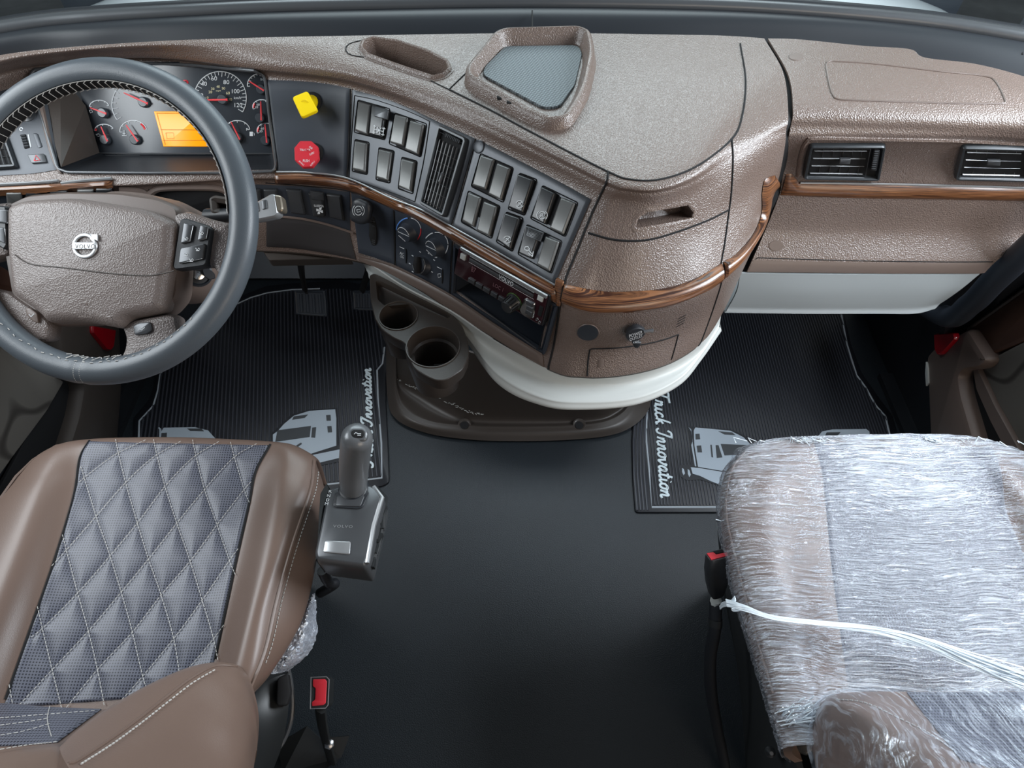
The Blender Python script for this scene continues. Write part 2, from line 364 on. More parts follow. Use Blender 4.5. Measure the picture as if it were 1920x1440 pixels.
def film(name, sx, wy, lo, hi, clear):
    """clear stretch film: see-through, with creases that catch the light"""
    m = bpy.data.materials.new(name); m.use_nodes = True; nt = m.node_tree; L = nt.links; nt.nodes.clear(); N = nt.nodes.new
    out = N('ShaderNodeOutputMaterial'); tc = N('ShaderNodeTexCoord'); mp = N('ShaderNodeMapping'); mp.inputs['Scale'].default_value = sx; L.new(tc.outputs['Object'], mp.inputs[0])
    wp = N('ShaderNodeTexNoise'); wp.inputs['Scale'].default_value = 6; wp.inputs['Detail'].default_value = 3; L.new(tc.outputs['Object'], wp.inputs['Vector'])
    ad = N('ShaderNodeVectorMath'); ad.operation = 'MULTIPLY_ADD'; L.new(wp.outputs['Color'], ad.inputs[0]); ad.inputs[1].default_value = wy; L.new(mp.outputs[0], ad.inputs[2])
    no = N('ShaderNodeTexNoise'); no.inputs['Scale'].default_value = 1.0; no.inputs['Detail'].default_value = 5; no.inputs['Roughness'].default_value = .65; L.new(ad.outputs[0], no.inputs['Vector'])
    bp = N('ShaderNodeBump'); bp.inputs['Strength'].default_value = 1; bp.inputs['Distance'].default_value = .004; L.new(no.outputs[0], bp.inputs['Height'])
    gl = N('ShaderNodeBsdfGlossy'); gl.inputs['Roughness'].default_value = .16; gl.inputs['Color'].default_value = (.92, .96, 1, 1); L.new(bp.outputs[0], gl.inputs['Normal'])
    df = N('ShaderNodeBsdfDiffuse'); df.inputs['Color'].default_value = (.78, .84, .95, 1); L.new(bp.outputs[0], df.inputs['Normal'])
    tr = N('ShaderNodeBsdfTransparent'); tr.inputs[0].default_value = (.94, .95, .97, 1)
    big = N('ShaderNodeTexNoise'); big.inputs['Scale'].default_value = 4.5; big.inputs['Detail'].default_value = 3; L.new(tc.outputs['Object'], big.inputs['Vector'])
    su = N('ShaderNodeMath'); su.operation = 'MULTIPLY_ADD'; su.inputs[1].default_value = .55; L.new(big.outputs[0], su.inputs[0]); L.new(no.outputs[0], su.inputs[2])
    cr_ = N('ShaderNodeMapRange'); cr_.inputs[1].default_value = lo; cr_.inputs[2].default_value = hi; cr_.inputs[3].default_value = clear; cr_.inputs[4].default_value = .92; L.new(su.outputs[0], cr_.inputs[0])
    m1 = N('ShaderNodeMixShader'); m1.inputs[0].default_value = .42; L.new(gl.outputs[0], m1.inputs[1]); L.new(df.outputs[0], m1.inputs[2])
    m2 = N('ShaderNodeMixShader'); L.new(cr_.outputs[0], m2.inputs[0]); L.new(tr.outputs[0], m2.inputs[1]); L.new(m1.outputs[0], m2.inputs[2])
    L.new(m2.outputs[0], out.inputs[0]); return m
M['film'] = film('clear_stretch_film', (13, 560, 90), (4, 26, 6), .66, .93, .08)
M['filmside'] = film('clear_stretch_film_side', (230, 24, 24), (22, 4, 4), .72, 1.0, .10)
M['filmbag'] = film('crumpled_film', (90, 90, 90), (9, 9, 9), .62, .85, .5)
M['filmtwist'] = mat('twisted_white_film', (.75, .82, .88), .3, coat=.5)
# ================================================================ setting
def flat(name, corners, m, kind=True): 
    vs, fs = solid([Vector(c) for c in corners], [(0, 1, 2, 3)], .01); return mesh(name, vs, fs, m, smooth=False)
fl = MB().box((0, .75, -.015), (2.5, 2.7, .03)).build('floor', M['floor'], smooth=False); structure(fl)
fw_ = MB().box((0, 1.98, .45), (2.5, .04, .9)).box((0, 1.84, .12), (2.5, .36, .03), Matrix.Rotation(radians(40), 4, 'X')).build('wall_front', M['slate'], smooth=False); structure(fw_)
gr = MB().box((0, 8, -1.3), (40, 40, .05)).build('ground', M['ground'], smooth=False); structure(gr)
# windshield cowl, seal and glass -------------------------------------------------
ZD = 1.05
def zr(lst, z): return [Pz(p, z) for p in lst]
back = [(-90, 118), (60, 90), (180, 80), (300, 73), (500, 66), (700, 62), (960, 58), (1200, 59), (1400, 62), (1600, 76), (1760, 100), (1920, 138), (2020, 175)]
cow0 = [Pz((p[0], p[1] + 14), 1.015) for p in back]
cow1 = [Pz((x, y), 1.045) for x, y in [(-110, 98), (60, 66), (180, 56), (300, 47), (500, 38), (700, 33), (960, 29), (1200, 31), (1400, 36), (1600, 49), (1760, 68), (1920, 96), (2040, 125)]]
cow2 = [Pz((x, y), 1.05) for x, y in [(-120, 82), (60, 50), (180, 38), (300, 30), (500, 20), (700, 15), (960, 11), (1200, 13), (1400, 19), (1600, 33), (1760, 50), (1920, 76), (2050, 100)]]
cow3 = [Vector((v.x * 1.01, v.y + .028, v.z - .01)) for v in cow2]
vs, fs = grid([cow0, cow1, cow2, cow3], 90, 16); vs, fs = solid(vs, fs, .006)
cowl = structure(mesh('trim_4', vs, fs, M['black']))
sl = MB(); sl.tube(curve([v + Vector((0, .006, .004)) for v in cow2], 100), .012, 12)
sl.build('seal_bead', M['graphite'], cowl)
sl = MB(); sl.tube(curve([v + Vector((0, .024, .006)) for v in cow2], 100), .010, 12); sl.build('outer_seal', M['rubber'], cowl)
for px in ((998, 14), (1917, 60)):
    a = Pz((px[0], px[1] + 6), 1.052); b = Pz((px[0], px[1] + 42), 1.042); MB().tube([a, b], .0015, 5).build('joint_line', M['gap'], cowl)
g0 = [v + Vector((0, .03, .008)) for v in cow2]; g1 = [Vector((v.x * .93, v.y - .28, v.z + .75)) for v in cow2]
vs, fs = grid([g0, g1], 40, 4); vs, fs = solid(vs, fs, .004)
M['glass'] = bpy.data.materials.new('clear_windshield_glass'); M['glass'].use_nodes = True
_n = M['glass'].node_tree; _n.nodes.clear(); _o = _n.nodes.new('ShaderNodeOutputMaterial'); _m = _n.nodes.new('ShaderNodeMixShader'); _t = _n.nodes.new('ShaderNodeBsdfTransparent'); _g = _n.nodes.new('ShaderNodeBsdfGlossy')
_g.inputs['Roughness'].default_value = .02; _t.inputs[0].default_value = (.93, .96, .95, 1); _m.inputs[0].default_value = .05
_n.links.new(_t.outputs[0], _m.inputs[1]); _n.links.new(_g.outputs[0], _m.inputs[2]); _n.links.new(_m.outputs[0], _o.inputs[0])
structure(mesh('window_1', vs, fs, M['glass']))
# hood outside --------------------------------------------------------------------
hood = MB(); rows = []
for j, (y, k, zz) in enumerate(((1.62, 1.0, .0), (1.8, 1.0, .0), (2.3, .92, -.03), (3.0, .8, -.12), (3.2, .78, -.5))):
    rows.append([Vector((x * k, y - abs(x) ** 2.2 * .22, .93 + zz - abs(x) ** 4 * .035)) for x in (-1.40, -1.28, -.8, -.3, .3, .8, 1.28, 1.40)])
vs, fs = grid(rows, 50, 30); vs, fs = solid(vs, fs, .01)
tag(mesh('hood', vs, fs, M['paint']), 'white painted hood seen through the windshield beyond the black cowl', 'hood')

# ================================================================ dashboard body
R = [
 (1.05, [(-80,118),(60,95),(280,78),(498,70),(655,67),(820,64),(1000,62),(1140,63),(1200,64),(1270,65),(1330,66),(1380,68),(1410,70),(1433,72)]),
 (1.045,[(-80,135),(60,104),(280,86),(498,85),(655,90),(830,104),(975,132),(1110,168),(1190,182),(1265,188),(1335,182),(1392,165),(1430,150),(1469,137)]),
 (1.03, [(-80,150),(60,113),(280,96),(498,110),(655,130),(835,172),(1000,250),(1140,320),(1185,334),(1240,334),(1306,310),(1372,260),(1425,235),(1478,215)]),
 (1.012,[(-80,162),(60,123),(280,108),(498,130),(655,150),(828,203),(990,278),(1128,346),(1175,360),(1235,362),(1300,342),(1368,300),(1420,275),(1474,245)]),
 (.985, [(-80,172),(60,133),(280,120),(498,148),(655,167),(820,232),(975,303),(1110,374),(1160,388),(1225,393),(1292,374),(1362,340),(1415,310),(1472,272)]),
 (.93,  [(-80,262),(60,240),(280,228),(498,238),(655,252),(807,312),(958,388),(1085,458),(1140,472),(1213,470),(1298,440),(1360,405),(1415,362),(1464,318)]),
 (.875, [(-80,352),(60,345),(280,335),(498,327),(655,337),(793,396),(940,478),(1060,543),(1118,548),(1200,546),(1290,527),(1352,493),(1408,436),(1455,354)]),
 (.85,  [(-80,370),(60,364),(280,354),(498,344),(655,356),(787,412),(928,497),(1054,568),(1110,587),(1190,585),(1290,562),(1353,527),(1410,466),(1447,378)]),
 (.76,  [(-80,440),(60,435),(280,425),(498,425),(663,430),(778,470),(903,553),(1035,632),(1100,650),(1187,646),(1277,622),(1338,584),(1382,526),(1420,448)]),
 (.70,  [(-80,490),(60,485),(280,475),(498,470),(672,490),(768,532),(880,604),(1024,690),(1097,707),(1184,701),(1262,678),(1321,637),(1359,579),(1391,508)]),
]
rows = [[Pz(p, z) for p in l] for z, l in R]
DV, DF = grid(rows, 460, 280); DS = Surf(DV, DF)
cuts = [ [(62,134),(150,128),(300,124),(440,128),(494,140),(508,200),(518,318),(300,322),(112,322)],
         [(680,80),(700,72),(745,78),(800,96),(840,117),(845,132),(832,144),(812,149),(760,132),(690,107),(676,92)],
         [(858,470),(1030,566),(1012,660),(856,545)],
         [(1190,428),(1196,410),(1214,398),(1262,390),(1290,385),(1300,398),(1298,408),(1250,418)],
         [(278,355),(300,350),(410,352),(425,362),(440,410),(300,400)] ]
pp = [proj(v) for v in DV]
def cutout(vs, fs, pp, cuts, surf):
    # the grid points beside a cut edge are moved onto it along the surface, so that the opening has a clean edge
    for q in cuts:
        x0, x1, y0, y1 = min(p[0] for p in q) - 6, max(p[0] for p in q) + 6, min(p[1] for p in q) - 6, max(p[1] for p in q) + 6
        for i, p in enumerate(pp):
            if x0 < p[0] < x1 and y0 < p[1] < y1:
                best = (4.2, None); P_ = Vector(p)
                for a, b in zip(q, q[1:] + q[:1]):
                    a = Vector(a); d = Vector(b) - a; t = max(0, min(1, (P_ - a).dot(d) / d.length_squared)); c = a + d * t; e = (P_ - c).length
                    if e < best[0]: best = (e, c)
                if best[1] is not None: vs[i] = surf.hit(best[1])[0]; pp[i] = (best[1].x, best[1].y)
    keep = []
    for f in fs:
        c = (sum(pp[i][0] for i in f) / len(f), sum(pp[i][1] for i in f) / len(f))
        if not any(inpoly(c, q) for q in cuts) and ((vs[f[2]] - vs[f[0]]).cross(vs[f[3]] - vs[f[1]])).length > 2e-7: keep.append(f)
    return keep
DN = vnormals(DV, DF); used = cutout(DV, DF, pp, cuts, DS)
vs, fs = solid(DV, used, .004, DN)
dash = thing('dashboard', 'long curved taupe grained dashboard with walnut strip running under the windshield', 'dashboard', (0, 1.2, .7))
mesh('dash_body', vs, fs, M['taupe'], dash)
G = M['gap']
# seams ---------------------------------------------------------------------------
seam('panel_gap', DS, [(926,88),(898,115),(870,141),(842,168)], G, dash, .0014, 30)
seam('panel_gap', DS, [(842,168),(920,207),(1000,250),(1140,322),(1185,337),(1240,336),(1306,312),(1372,261),(1392,215),(1398,150),(1388,82)], G, dash, .0017, 110)
seam('panel_gap', DS, [(842,168),(785,142),(700,112),(658,103),(648,93),(656,82),(690,74),(720,74)], G, dash, .0012, 40)
seam('panel_gap', DS, [(1140,322),(1138,340),(1124,370),(1105,412),(1082,470),(1060,525),(1050,575),(1040,640),(1027,694)], G, dash, .002, 60)
seam('panel_gap', DS, [(1372,261),(1374,300),(1371,360),(1366,400),(1358,460),(1352,495),(1353,526),(1340,570),(1326,610),(1310,652)], G, dash, .0018, 60)
seam('panel_gap', DS, [(1103,437),(1155,450),(1213,450),(1272,434),(1330,412),(1368,393)], G, dash, .0024, 40, -.0012)
seam('panel_gap', DS, [(498,343),(575,349),(655,359),(740,392),(848,449)], G, dash, .0012, 40)
# walnut trim -----------------------------------------------------------------------
bow = lambda t: .0025 + .006 * (1 - (2 * t - 1) ** 2)
sheet('walnut_trim', DS, [(516,325),(580,326),(655,337),(735,373),(793,396),(860,433),(940,478),(1041,536)], [(516,344),(580,346),(655,357),(730,387),(785,411),(850,449),(928,496),(1048,572)], M['wood'], dash, prof=bow, nu=120, nv=8)
pad('walnut_trim', DS, [(1041,534),(1044,520),(1059,527),(1052,573),(1046,571)], M['wood'], dash, .007, .002, .002)
sheet('walnut_trim', DS, [(1059,533),(1110,543),(1155,547),(1242,541),(1301,523),(1352,494)], [(1053,567),(1097,584),(1155,587),(1242,577),(1315,550),(1353,527)], M['wood'], dash, prof=lambda t: .003 + .008 * (1 - (2 * t - 1) ** 2), nu=90, nv=10)
sheet('walnut_trim', DS, [(1356,491),(1383,473),(1412,438),(1427,400),(1428,362),(1434,336),(1452,328)], [(1357,523),(1394,486),(1425,437),(1440,400),(1444,376),(1450,360),(1457,352)], M['wood'], dash, prof=lambda t: .003 + .007 * (1 - (2 * t - 1) ** 2), nu=80, nv=8)
seam('chrome_line', DS, [(520,323),(580,324),(655,335),(735,371),(793,394),(860,431),(940,476),(1042,534)], M['silver'], dash, .0016, 90, .004)
sheet('walnut_trim', DS, [(-60,352),(60,347),(150,342),(212,338)], [(-60,368),(60,362),(150,356),(212,352)], M['wood'], dash, prof=bow, nu=40, nv=6)
seam('chrome_line', DS, [(-60,350),(60,344),(112,340)], M['silver'], dash, .003, 30, .004)
seam('chrome_line', DS, [(118,345),(160,340),(212,336)], M['silver'], dash, .003, 30, .005)
# brake panel, switch panel backings --------------------------------------------------
sheet('valve_panel', DS, [(499,150),(560,152),(612,157),(657,166)], [(520,320),(560,322),(605,327),(650,335)], M['slate'], dash, h=.003, nu=40, nv=24)
seam('panel_gap', DS, [(659,166),(657,230),(655,290),(651,336)], G, dash, .0016, 24, .003)
sheet('lower_switch_strip', DS, [(470,345),(575,350),(656,360)], [(470,403),(560,407),(610,418),(657,432)], M['slate'], dash, h=.002, nu=40, nv=14)
sheet('lower_switch_strip', DS, [(-60,370),(60,365),(212,354)], [(-60,395),(60,390),(225,376)], M['slate'], dash, h=.002, nu=40, nv=10)
sheet('lever_panel', DS, [(659,361),(700,375),(738,393)], [(673,474),(700,482),(741,496)], M['slate'], dash, h=.0035, nu=24, nv=20)
sheet('knee_panel', DS, [(500,405),(560,409),(612,420),(655,434)], [(500,462),(560,466),(640,480),(668,487)], M['knee'], dash, h=.003, nu=30, nv=12)
seam('trim_edge', DS, [(502,404),(560,408),(612,419),(655,433),(664,436)], M['taupe_smooth'], dash, .0025, 30, .003)
sheet('lower_trim', DS, [(672,478),(741,500),(846,553),(935,612),(1018,664)], [(676,490),(741,522),(846,580),(935,640),(1020,688)], M['taupe_smooth'], dash, h=.004, nu=70, nv=6)
seam('trim_edge', DS, [(672,478),(741,499),(846,552),(935,611),(1018,663)], M['taupe_smooth'], dash, .0022, 60, .005)
# shelf under the knee panel with two round holes
kz = [Pz((490,463), .70), Pz((640,467), .70), Pz((658,486), .69), Pz((508,489), .69)]
q = [(488,463),(642,466),(660,486),(505,489)]; KS = Plane(Pz((560,475), .69), (0, -.25, 1))
ks = pad('knee_shelf', KS, q, M['brown'], dash, .003, .001, .004, prof=[(0,-.02),(0,.002),(.001,.003)])
for c in ((541,467),(631,468)): pad('shelf_hole', KS.off(.003), ell(c[0], c[1], 8, 3.2, 12), G, dash, .0008, .0003, 0)
# end faces and underside of the centre bulge -----------------------------------------
ub = [[Pz(p, .70) for p in R[9][1]], [Pz(p, .70) + Vector((0, .16, .01)) for p in R[9][1]]]
vs, fs = grid(ub, 90, 4); vs, fs = solid(vs, fs, .004); mesh('dash_underside', vs, fs, M['brown'], dash)
# storage slot, handle slot, cubby ------------------------------------------------------
slot = [(682,80),(700,74),(745,80),(800,98),(838,118),(843,132),(832,142),(812,147),(760,130),(690,105),(678,92)]
pad('storage_slot', DS, slot, M['taupe'], dash, r=.004, conf=True, prof=[(-.009,-.001),(-.0085,.0008),(-.005,.0014),(-.003,.005),(0,.0065),(.002,.005),(.003,-.001),(.005,-.045),(.010,-.05)])
hs = [(1190,428),(1194,410),(1212,396),(1262,388),(1290,383),(1302,396),(1300,410),(1250,420)]
pad('grab_slot', DS, hs, M['taupe'], dash, r=.004, conf=True, prof=[(-.006,-.001),(-.0055,.0006),(-.001,.0012),(.0005,.0006),(.0015,-.004),(.003,-.035),(.012,-.037)])
# device tray on top ---------------------------------------------------------------------
tray = thing('dash_tray', 'raised open tray with grey ribbed mat on top of the dashboard beside the storage slot', 'tray', DS.hit((1000,160))[0])
to = [(933,78),(1086,74),(1108,84),(1117,118),(1102,188),(1068,240),(1028,246),(985,228),(874,166),(872,148)]
fr, _ = frame_of(DS, to)
def th(p, h):
    q = fr.at(p.x, p.y); a, b = proj(q); k = min(max((215 - b) / 130, 0), 1)
    return h * (.55 + .35 * k) if h > 0 else h
pad('tray_rim', DS, to, M['taupe'], tray, r=[.03,.03,.01,.03,.05,.04,.03,.03,.02,.03], hf=th, seg=8, conf=True,
    prof=[(-.004,-.006),(-.001,.006),(.002,.026),(.006,.032),(.010,.033),(.014,.028),(.018,.012),(.022,.004),(.03,.003)])
ti = [(948,92),(1083,90),(1092,105),(1078,165),(1050,205),(1020,208),(905,146),(908,132)]
fr2, _ = frame_of(DS, ti); pad('tray_mat', DS, ti, M['meshmat'], tray, .006, .001, .012, prof=[(0,.0),(0,.0045),(.001,.006)], seg=8, conf=True)
for c in ((939,196),(957,205)): pad('clip_slot', DS, [(c[0]-4,c[1]-4),(c[0]+4,c[1]-1),(c[0]+3,c[1]+5),(c[0]-5,c[1]+2)], G, tray, .017, .0005, 0)
# ================================================================ passenger side
R2 = [
 (1.05, [(1440,72),(1500,74),(1620,86),(1705,92),(1735,108),(1830,120),(1925,145),(2010,180)]),
 (1.045,[(1478,140),(1530,140),(1640,144),(1720,148),(1790,160),(1860,172),(1935,190),(2015,215)]),
 (1.03, [(1487,205),(1540,205),(1650,208),(1740,212),(1810,216),(1880,222),(1950,232),(2020,250)]),
 (1.005,[(1482,240),(1540,240),(1650,243),(1740,246),(1810,249),(1880,253),(1950,260),(2020,272)]),
 (.985, [(1478,262),(1540,262),(1650,263),(1740,265),(1810,266),(1880,268),(1950,274),(2020,285)]),
 (.93,  [(1474,300),(1540,301),(1650,302),(1740,303),(1810,304),(1880,306),(1950,311),(2020,320)]),
 (.88,  [(1466,340),(1540,342),(1650,344),(1740,346),(1810,347),(1880,348),(1945,351),(2010,356)]),
 (.85,  [(1461,366),(1540,369),(1650,372),(1740,373),(1810,374),(1880,375),(1938,377),(1990,380)]),
 (.78,  [(1436,430),(1520,432),(1630,433),(1720,434),(1790,434),(1850,434),(1915,434),(1935,436)]),
 (.73,  [(1412,485),(1500,487),(1610,489),(1690,490),(1750,490),(1810,490),(1850,490),(1868,490)]),
 (.705, [(1401,510),(1490,511),(1590,512),(1670,513),(1740,513),(1790,513),(1830,513),(1846,512)]),
]
rows = [[Pz(p, z) for p in l] for z, l in R2]
PV, PF = grid(rows, 200, 150); PS = Surf(PV, PF)
vc = [[(1518,272),(1636,272),(1638,328),(1516,328)], [(1800,276),(1935,276),(1930,328),(1795,328)]]
PN = vnormals(PV, PF); used = cutout(PV, PF, [proj(v) for v in PV], vc, PS); vs, fs = solid(PV, used, .004, PN)
mesh('dash_body', vs, fs, M['taupe'], dash)
# dark gap between the centre bulge and the passenger side
rows = [[Pz(p, z) + Vector((0, .004, -.006)) for p in l] for z, l in [(1.05,[(1428,73),(1446,73)]),(1.045,[(1462,138),(1484,139)]),(1.03,[(1471,214),(1494,206)]),(1.005,[(1470,246),(1488,240)]),(.985,[(1466,272),(1484,262)]),(.93,[(1458,318),(1480,300)]),(.875,[(1449,354),(1472,342)]),(.85,[(1440,378),(1467,366)]),(.76,[(1414,448),(1440,440)]),(.70,[(1380,512),(1410,512)])]]
vs, fs = grid(rows, 6, 50); vs, fs = solid(vs, fs, .01); mesh('gap_seal', vs, fs, M['gap'], dash)
sheet('walnut_trim', PS, [(1474,326),(1484,325),(1498,342),(1640,344),(1800,348),(1940,352)], [(1463,366),(1480,366),(1510,368),(1640,372),(1800,374),(1936,377)], M['wood'], dash, prof=lambda t: .002 + .005 * (1 - (2 * t - 1) ** 2), nu=90, nv=8, spl=False)
seam('chrome_line', PS, [(1500,341),(1640,343),(1800,347),(1940,351)], M['silver'], dash, .002, 50, .003)
# raised vent band: lip above
seam('vent_band_lip', PS, [(1496,330),(1502,290),(1512,265),(1530,259),(1650,261),(1800,264),(1960,272)], M['taupe'], dash, .0042, 70, .0)
# airbag outline, round plugs, lower line
seam('airbag_outline', PS, [(1565,184),(1558,170),(1550,132),(1551,118),(1562,115),(1640,120),(1760,134),(1845,143),(1868,155),(1884,188),(1878,194),(1800,194),(1660,190),(1580,187),(1565,184)], M['taupe_smooth'], dash, .0016, 120, .0002)
def plug(surf, c, rx, ry, m, parent=dash, name='round_plug', h=.001): 
    pad(name, surf, ell(c[0], c[1], rx, ry, 20), m, parent, prof=[(-.0012,-.001),(-.0012,.0003),(0,.0003),(.0003,h),(.0015,h)], r=0)
plug(PS, (1492,107), 13, 6.5, M['taupe_smooth']); plug(PS, (1455,461), 13.5, 9.5, M['taupe_smooth'])
seam('panel_gap', PS, [(1412,483),(1500,486),(1610,489),(1750,491),(1862,491)], G, dash, .001, 50)
sheet('lower_strip', PS, [(1413,488),(1610,492),(1750,493),(1860,492)], [(1403,509),(1590,511),(1740,512),(1842,512)], M['taupe_smooth'], dash, h=.001, nu=40, nv=6, spl=False)
# pale knee bolster under the glove compartment
rows = [[Pz(p, .703) for p in [(1388,512),(1500,514),(1650,515),(1760,515),(1838,513)]], [Pz(p, .66) + Vector((0,0,0)) for p in [(1382,545),(1500,548),(1650,548),(1745,548),(1800,544)]],
        [Pz(p, .615) for p in [(1366,576),(1500,578),(1640,578),(1720,577),(1765,568)]], [Pz(p, .60) for p in [(1356,583),(1500,585),(1640,585),(1712,585),(1745,577)]], [Pz(p, .60) + Vector((0, .09, .005)) for p in [(1352,584),(1500,585),(1640,585),(1712,585),(1742,577)]]]
vs, fs = grid(rows, 60, 30); vs, fs = solid(vs, fs, .005)
tag(mesh('knee_bolster', vs, fs, M['lowgrey']), 'smooth pale grey panel under the passenger side of the dashboard', 'panel')
# ================================================================ instrument cluster
clu = thing('instrument_cluster', 'instrument cluster with amber display and red needles behind the steering wheel', 'instrument cluster', DS.hit((300, 322))[0])
cb = Py((300, 291), 1.185); ct_dir = Vector((0, .085, .125)).normalized()
CS = Plane(cb, Vector((0, -ct_dir.z, ct_dir.y)))
face = [(140,122),(508,118),(516,291),(178,291)]
pad('gauge_face', CS, face, M['gauge'], clu, .002, .0005, .004)
# housing: walls from the rim on the dashboard back to the face
orim = [(56,150),(66,131),(120,127),(280,121),(400,122),(478,129),(495,138),(499,150),(508,230),(519,312),(515,322),(440,325),(280,326),(130,325),(110,318),(84,232)]
irim = [(100,150),(104,128),(140,120),(280,116),(400,116),(478,116),(492,122),(500,150),(506,230),(514,284),(508,291),(440,292),(280,292),(200,292),(182,286),(158,200)]
o3 = on(DS, orim, .004, 150, False); o2 = on(DS, orim, -.004, 150, False)
def respl(px, n, fn): return [fn((p.x, p.y)) for p in arclen([V2(q) for q in px + [px[0]]], n + 1)[:n]]
NN = 150
A = respl(orim, NN, lambda p: (lambda h: h[0] + h[1] * .004)(DS.hit(p)))
B = respl(orim, NN, lambda p: (lambda h: h[0] - h[1] * .002)(DS.hit(p)))
# match the inner outline point for point
def respl_seg(px, ref, n, fn):
    L = [0]; cl = ref + [ref[0]]
    for a, b in zip(cl, cl[1:]): L.append(L[-1] + (V2(b) - V2(a)).length)
    out = []; c2 = px + [px[0]]; j = 0
    for i in range(n):
        s = L[-1] * i / n
        while L[j + 1] < s: j += 1
        u = (s - L[j]) / (L[j + 1] - L[j]); q = V2(c2[j]).lerp(V2(c2[j + 1]), u); out.append(fn((q.x, q.y)))
    return out
Cc = respl_seg(irim, orim, NN, lambda p: CS.off(.003).hit(p)[0])
mb = MB(); vs = A + B + Cc
fs = [(k * NN + i, k * NN + (i + 1) % NN, (k + 1) * NN + (i + 1) % NN, (k + 1) * NN + i) for k in (0, 1) for i in range(NN)]
mb.add(vs, fs); mb.build('cluster_housing', M['black'], clu, angle=60)
MB().tube(A, .0028, 8, closed=True).build('cluster_bezel', M['graphite'], clu)
hsd = [DS.hit((70,160))[0], DS.hit((112,313))[0], CS.off(.004).hit((184,286))[0], CS.off(.004).hit((158,198))[0], CS.off(.004).hit((110,140))[0]]
hsd = [v + Vector((.004, -.002, .001)) for v in hsd]; mesh('housing_side', *solid(hsd, [(0, 1, 2, 3, 4)], .002), M['brown'], clu, smooth=False)
seam('lower_ledge_line', CS.off(.004), [(182,287),(300,288),(514,288)], M['graphite'], clu, .0016, 20)
def gauge(cx, cy, rx, ry, a0, a1, ticks, needle, labels=(), thick=.0009, red=None, cream=()):
    g = MB(); S = CS.off(.0025)
    g.tube([S.hit(p)[0] for p in ell(cx, cy, rx, ry, 36, a0, a1)], thick, 5)
    for i in range(ticks + 1):
        a = radians(a0 + (a1 - a0) * i / ticks); k = .86 if i % 2 else .80
        g.tube([S.hit((cx + rx * q * cos(a), cy - ry * q * sin(a)))[0] for q in (1, k)], thick * .8, 4)
    for s, x, y, wd, ht in labels: text(g, S, s, (x, y), (x + wd, y), (x, y - ht), .0002)
    o = g.build('gauge_scale', M['white'], clu)
    if cream:
        g = MB()
        for s, x, y, wd, ht in cream: text(g, S, s, (x, y), (x + wd, y), (x, y - ht), .0002)
        g.build('mph_scale', M['cream'], o)
    if red: MB().tube([S.hit(p)[0] for p in ell(cx, cy, rx * .88, ry * .88, 8, *red)], .0018, 5).build('red_zone', M['needle'], o)
    if needle:
        (hx, hy), (tx, ty) = needle; p, n = CS.hit((hx, hy)); b = CS.off(.010).hit
        MB().lathe(p, n, [(.010, .0), (.010, .008), (.008, .0105), (0, .0105)], 20).build('needle_hub', M['gauge'], o)
        e = V2((hx, hy)) + (V2((hx, hy)) - V2((tx, ty))) * .12
        MB().tube([b(e[:2])[0], b((hx, hy))[0], b((tx, ty))[0]], [.0024, .0022, .0010], 6, up=n, flat=.5).build('needle', M['needle'], o)
gauge(413, 184, 49, 50, 186, -31, 26, ((420,187),(366,188)),
      [('20',370,182,11,7),('40',377,161,11,8),('60',396,151,11,8),('80',419,158,11,8),('100',435,175,14,8),('120',440,201,14,8),('km/h',439,186,13,5)],
      cream=[('10',386,185,5,4),('20',391,175,7,5),('30',396,169,6,5),('40',406,165,6,5),('50',416,168,6,5),('60',424,177,7,5),('70',429,189,6,5),('mph',405,172,9,3)])
gauge(488, 160, 24, 22, 185, 60, 8, ((492,168),(467,152)), [('50',488,151,8,4)])
gauge(491, 200, 17, 13, 200, 60, 4, ((490,222),(489,190)), [('60',481,198,6,4),('20',478,203,6,4)], red=(190,150))
gauge(499, 245, 17, 14, 200, 60, 4, ((500,264),(497,233)), [('60',489,243,6,4),('20',486,248,6,4)], red=(190,150))
gauge(445, 246, 24, 20, 170, 10, 4, ((448,258),(433,228)), [('E',427,246,3,5),('F',462,245,3,5)], red=(178,160))
gauge(186, 200, 18, 12, 180, 10, 4, ((196,212),(169,202)))
gauge(195, 245, 18, 12, 180, 20, 4, ((200,262),(189,237)), red=(180,160))
gauge(250, 246, 25, 20, 185, 10, 5, ((256,262),(236,234)), red=(50,10))
gauge(262, 196, 52, 50, 215, 60, 12, ((272,192),(232,174)))
ic = MB(); S = CS.off(.0028)
fpoly(ic, S, [(468,247),(474,247),(474,255),(468,255)], 0, .0004); strokes(ic, S, [[(475,249),(477,250),(477,254)]], .0006)
strokes(ic, S, [[(168,207),(172,206),(174,210),(170,212),(168,207)], [(180,252),(186,251),(190,254),(184,256),(180,252)], [(230,250),(236,250)], [(233,244),(233,253)], [(229,254),(238,254)]], .0005)
ic.build('gauge_icon', M['white'], clu)
dp = pad('amber_display', CS, [(290,209),(384,209),(405,275),(308,275)], M['orange'], clu, .004, .001, .001)
ln = MB(); S = CS.off(.0043); strokes(ln, S, [[(294,212),(384,212)], [(294,212),(302,242),(310,272)], [(301,243),(394,244)], [(305,263),(400,263)], [(311,249),(325,249),(327,260),(313,260),(311,249)]], .00035)
ln.build('display_line', M['line'], dp)
pad('park_lamp', CS, ell(348,155,6.5,5.5,16), M['red'], clu, .003, .0005, 0)
pp_ = MB(); text(pp_, CS.off(.0032), 'P', (346,158), (350,158), (346,152)); pp_.build('park_letter', M['gap'], clu)
wl = MB(); strokes(wl, CS.off(.003), [[(320,150),(337,150),(338,160),(322,160)]], .0007); text(wl, CS.off(.003), 'ADIX', (318,159), (335,159), (317,153)); wl.build('warning_lamp', mat('amber_print', (.75,.45,.05), .5), clu)

